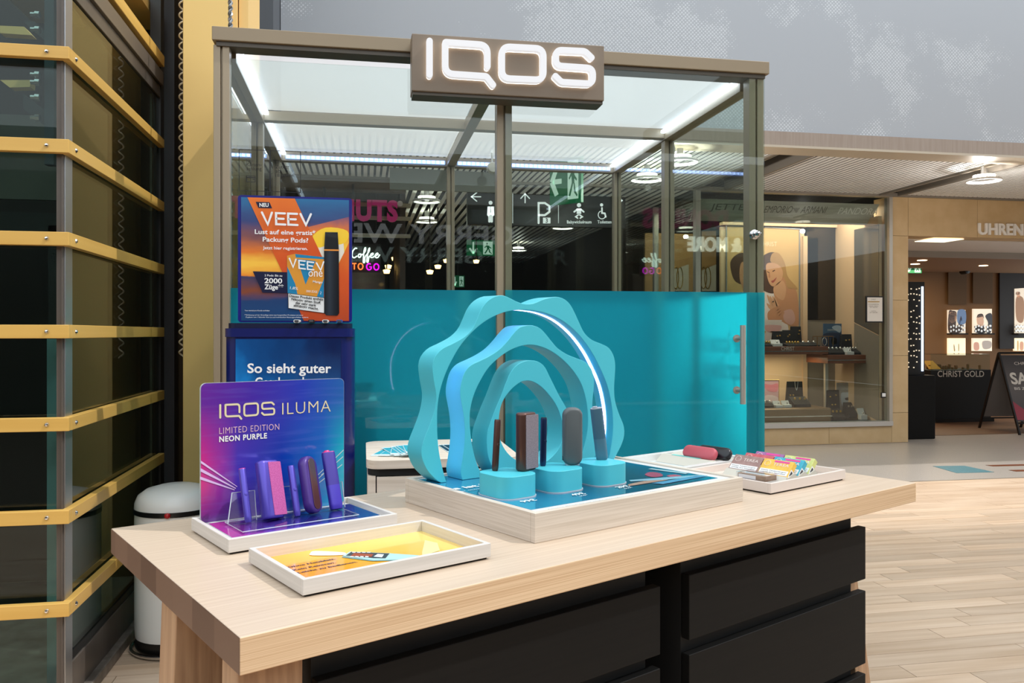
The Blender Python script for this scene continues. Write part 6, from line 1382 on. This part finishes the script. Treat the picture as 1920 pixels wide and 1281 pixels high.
# ---- back tray with red and black cases
t4 = tray(1.45, 1.772, .446, .70, .030, 'white tray with a sloped holder and two cases at the far end of the table', .010, .022, white_p)
MB().box(.03, .29, .03, .224, .010, .0108).build('print_sheet', ramp_mat('pale_blue_print', [(0, (206, 226, 232)), (.5, (224, 236, 238)), (1, (180, 216, 226))], 'X', .15), t4, world=False)
MB().box(.045, .075, .05, .13, .0108, .0114).build('print', mat('sea_print', (40, 130, 160), .3), t4, world=False)
hd_ = thing('case_holder', 'cream sloped holder with a turquoise label under the red case', 'holder', T(1.565, .462, TZ + .011), TH)
MB().prism([Vector((0, 0, 0)), Vector((.03, 0, .022)), Vector((.05, 0, .022)), Vector((.058, 0, .014)), Vector((.09, 0, .022)), Vector((.14, 0, .022)), Vector((.16, 0, 0))], (0, .2, 0)).build('holder_body', cream_p, hd_, world=False, bevel=.0015)
MB().prism([Vector((.031, .05, .0225)), Vector((.046, .05, .0225)), Vector((.046, .16, .0225)), Vector((.031, .16, .0225))], (0, 0, .0006)).build('label_strip', mat('aqua_label', (126, 214, 206), .4), hd_, world=False)
def lying(uc, vc, z, L, label, m, lean=35):
    R = Matrix.Rotation(TH, 4, 'Z') @ Matrix.Rotation(math.radians(lean), 4, 'Y')
    t = place('charging_case', label, 'device', T(uc, vc, z), R)
    MB().loft([[Vector((x, y, zz + .021)) for y, zz in rrect(L - 2 * i_, .042 - 2 * i_, .018 - i_, 7)] for x, i_ in ((-.011, .006), (-.0095, .003), (-.006, .0008), (0, 0), (.006, .0008), (.0095, .003), (.011, .006))]).build('body', m, t, world=False, smooth=60); return t
lying(1.612, .53, TZ + .030, .125, 'red rounded charging case lying across the cream holder', mat('rose_red', (188, 84, 96), .5))
tb_ = lying(1.650, .505, TZ + .030, .125, 'black charging case lying behind the red one', mat('case_black', (22, 26, 32), .3))
MB().box(.0105, .0125, -.05, .05, .012, .03).build('door_panel', mat('gloss_black', (10, 12, 16), .1, coat=.5), tb_, world=False, bevel=.0005)
# ---- tray with packs
t5 = tray(1.434, 1.792, .143, .428, .030, 'white tray holding a rack of coloured packs near the right end of the table', .010, .009, mat('tray_greige', (216, 204, 196), .45))
MB().box(.012, .346, .012, .273, .010, .0108).build('print_sheet', ramp_mat('peach_print', [(0, (226, 190, 180)), (.4, (238, 220, 206)), (1, (226, 214, 206))], 'XY', .15, 0, .3, 3), t5, world=False)
RU, RVv = 1.520, .168
rk_ = thing('pack_rack', 'cream stepped rack holding six coloured packs in the white tray', 'rack', T(RU, RVv, TZ + .0112), TH)
prof = [(0, 0), (.024, .020)]
for i in range(3): prof += [(.028 + i * .052, .014), (.058 + i * .052, .033)] if False else [(.026 + i * .05, .016), (.056 + i * .05, .026)]
prof += [(.19, 0)]
MB().prism([Vector((x, 0, z)) for x, z in prof], (0, .20, 0)).build('rack_body', cream_p, rk_, world=False)
cols = {'taupe': (150, 118, 112), 'yellow': (228, 180, 70), 'red': (190, 84, 92), 'cyan': (50, 160, 186), 'magenta': (150, 96, 150), 'lime': (196, 200, 120)}
def pack(row, col, cname, label, strip):
    c = cols[cname]; m_ = mat('pack_' + cname, c, .35, c2=tuple(min(255, x + 16) for x in c), scale=(60, 60, 60))
    R = Matrix.Rotation(TH, 4, 'Z') @ Matrix.Rotation(math.radians(44), 4, 'Y')
    vv_ = RVv + .004 + (1 - col) * .0985
    t = place('stick_pack', label, 'pack', T(RU + .027 + row * .05, vv_, TZ + .0112 + .0175), R, 'packs on the cream rack')
    w, h, d = .095, .054, .017                                      # local: y along the rack, z up the slope, x thickness
    MB().box(0, d, 0, w, 0, h).build('carton', m_, t, world=False, bevel=.0012)
    fx = -.0006
    MB().box(fx, 0, .003, w - .003, .004, .020).build('warning_label', white_t, t, world=False)
    mb = MB()
    put_text(mb, 'Dieses Tabakerzeugnis', Vector((fx, w - .008, .0135)), Vector((fx, .008, .0135)), (-1, 0, 0), .0034, off=.0003); put_text(mb, 'schädigt Ihre Gesundheit', Vector((fx, w - .008, .0075)), Vector((fx, .008, .0075)), (-1, 0, 0), .0034, off=.0003)
    mb.build('lettering', black_t, t, world=False)
    mb = MB(); put_text(mb, 'TEREA', Vector((0, w * .62, h * .62)), Vector((0, w * .1, h * .62)), (-1, 0, 0), .009, off=.0008); mb.tube([Vector((-.0005, w * .82 + .009 * math.cos(a_), h * .72 + .009 * math.sin(a_))) for a_ in [i * math.pi / 8 for i in range(16)]], .0006, 4, True); mb.build('lettering', mat('pack_print', (236, 222, 214), .4), t, world=False)
    if strip: MB().box(-.0004, .0, .012, w * .62, h - .009, h - .003).build('pink_strip', mat('pack_pink', (222, 70, 150), .4), t, world=False)
    e = MB().box(.002, d - .002, -.0005, 0, .006, h * .55).build('side_label', white_t, t, world=False)
    mb = MB()
    for i in range(6): mb.box(.005 + i * .0014, .0057 + i * .0014, -.0009, -.0005, .010, h * .48)
    mb.build('bar_code', black_t, e, world=False); return t
pack(0, 0, 'taupe', 'taupe pack at the left of the front row on the cream rack', False); pack(0, 1, 'yellow', 'yellow pack at the right of the front row on the cream rack', True)
pack(1, 0, 'red', 'dusty red pack at the left of the middle row on the cream rack', False); pack(1, 1, 'cyan', 'cyan pack at the right of the middle row on the cream rack', True)
pack(2, 0, 'magenta', 'purple pack at the left of the back row on the cream rack', True); pack(2, 1, 'lime', 'lime green pack at the right of the back row on the cream rack', True)
ob_ = thing('open_pack', 'open pack lying in a clear box in front of the cream rack', 'pack', T(1.449, .170, TZ + .028), TH)
MB().box(0, .05, 0, .088, 0, .014).build('carton', mat('pack_bronze', (136, 112, 92), .35, c2=(160, 134, 112), scale=(60, 60, 60)), ob_, world=False, bevel=.001); MB().box(-.0006, 0, .03, .085, .002, .012).build('warning_label', white_t, ob_, world=False); MB().box(.012, .03, .004, .084, .014, .0144).build('print', white_t, ob_, world=False)
MB().box(-.003, .053, -.003, .091, -.0165, .017).build('clear_sleeve', acrylic, ob_, world=False)
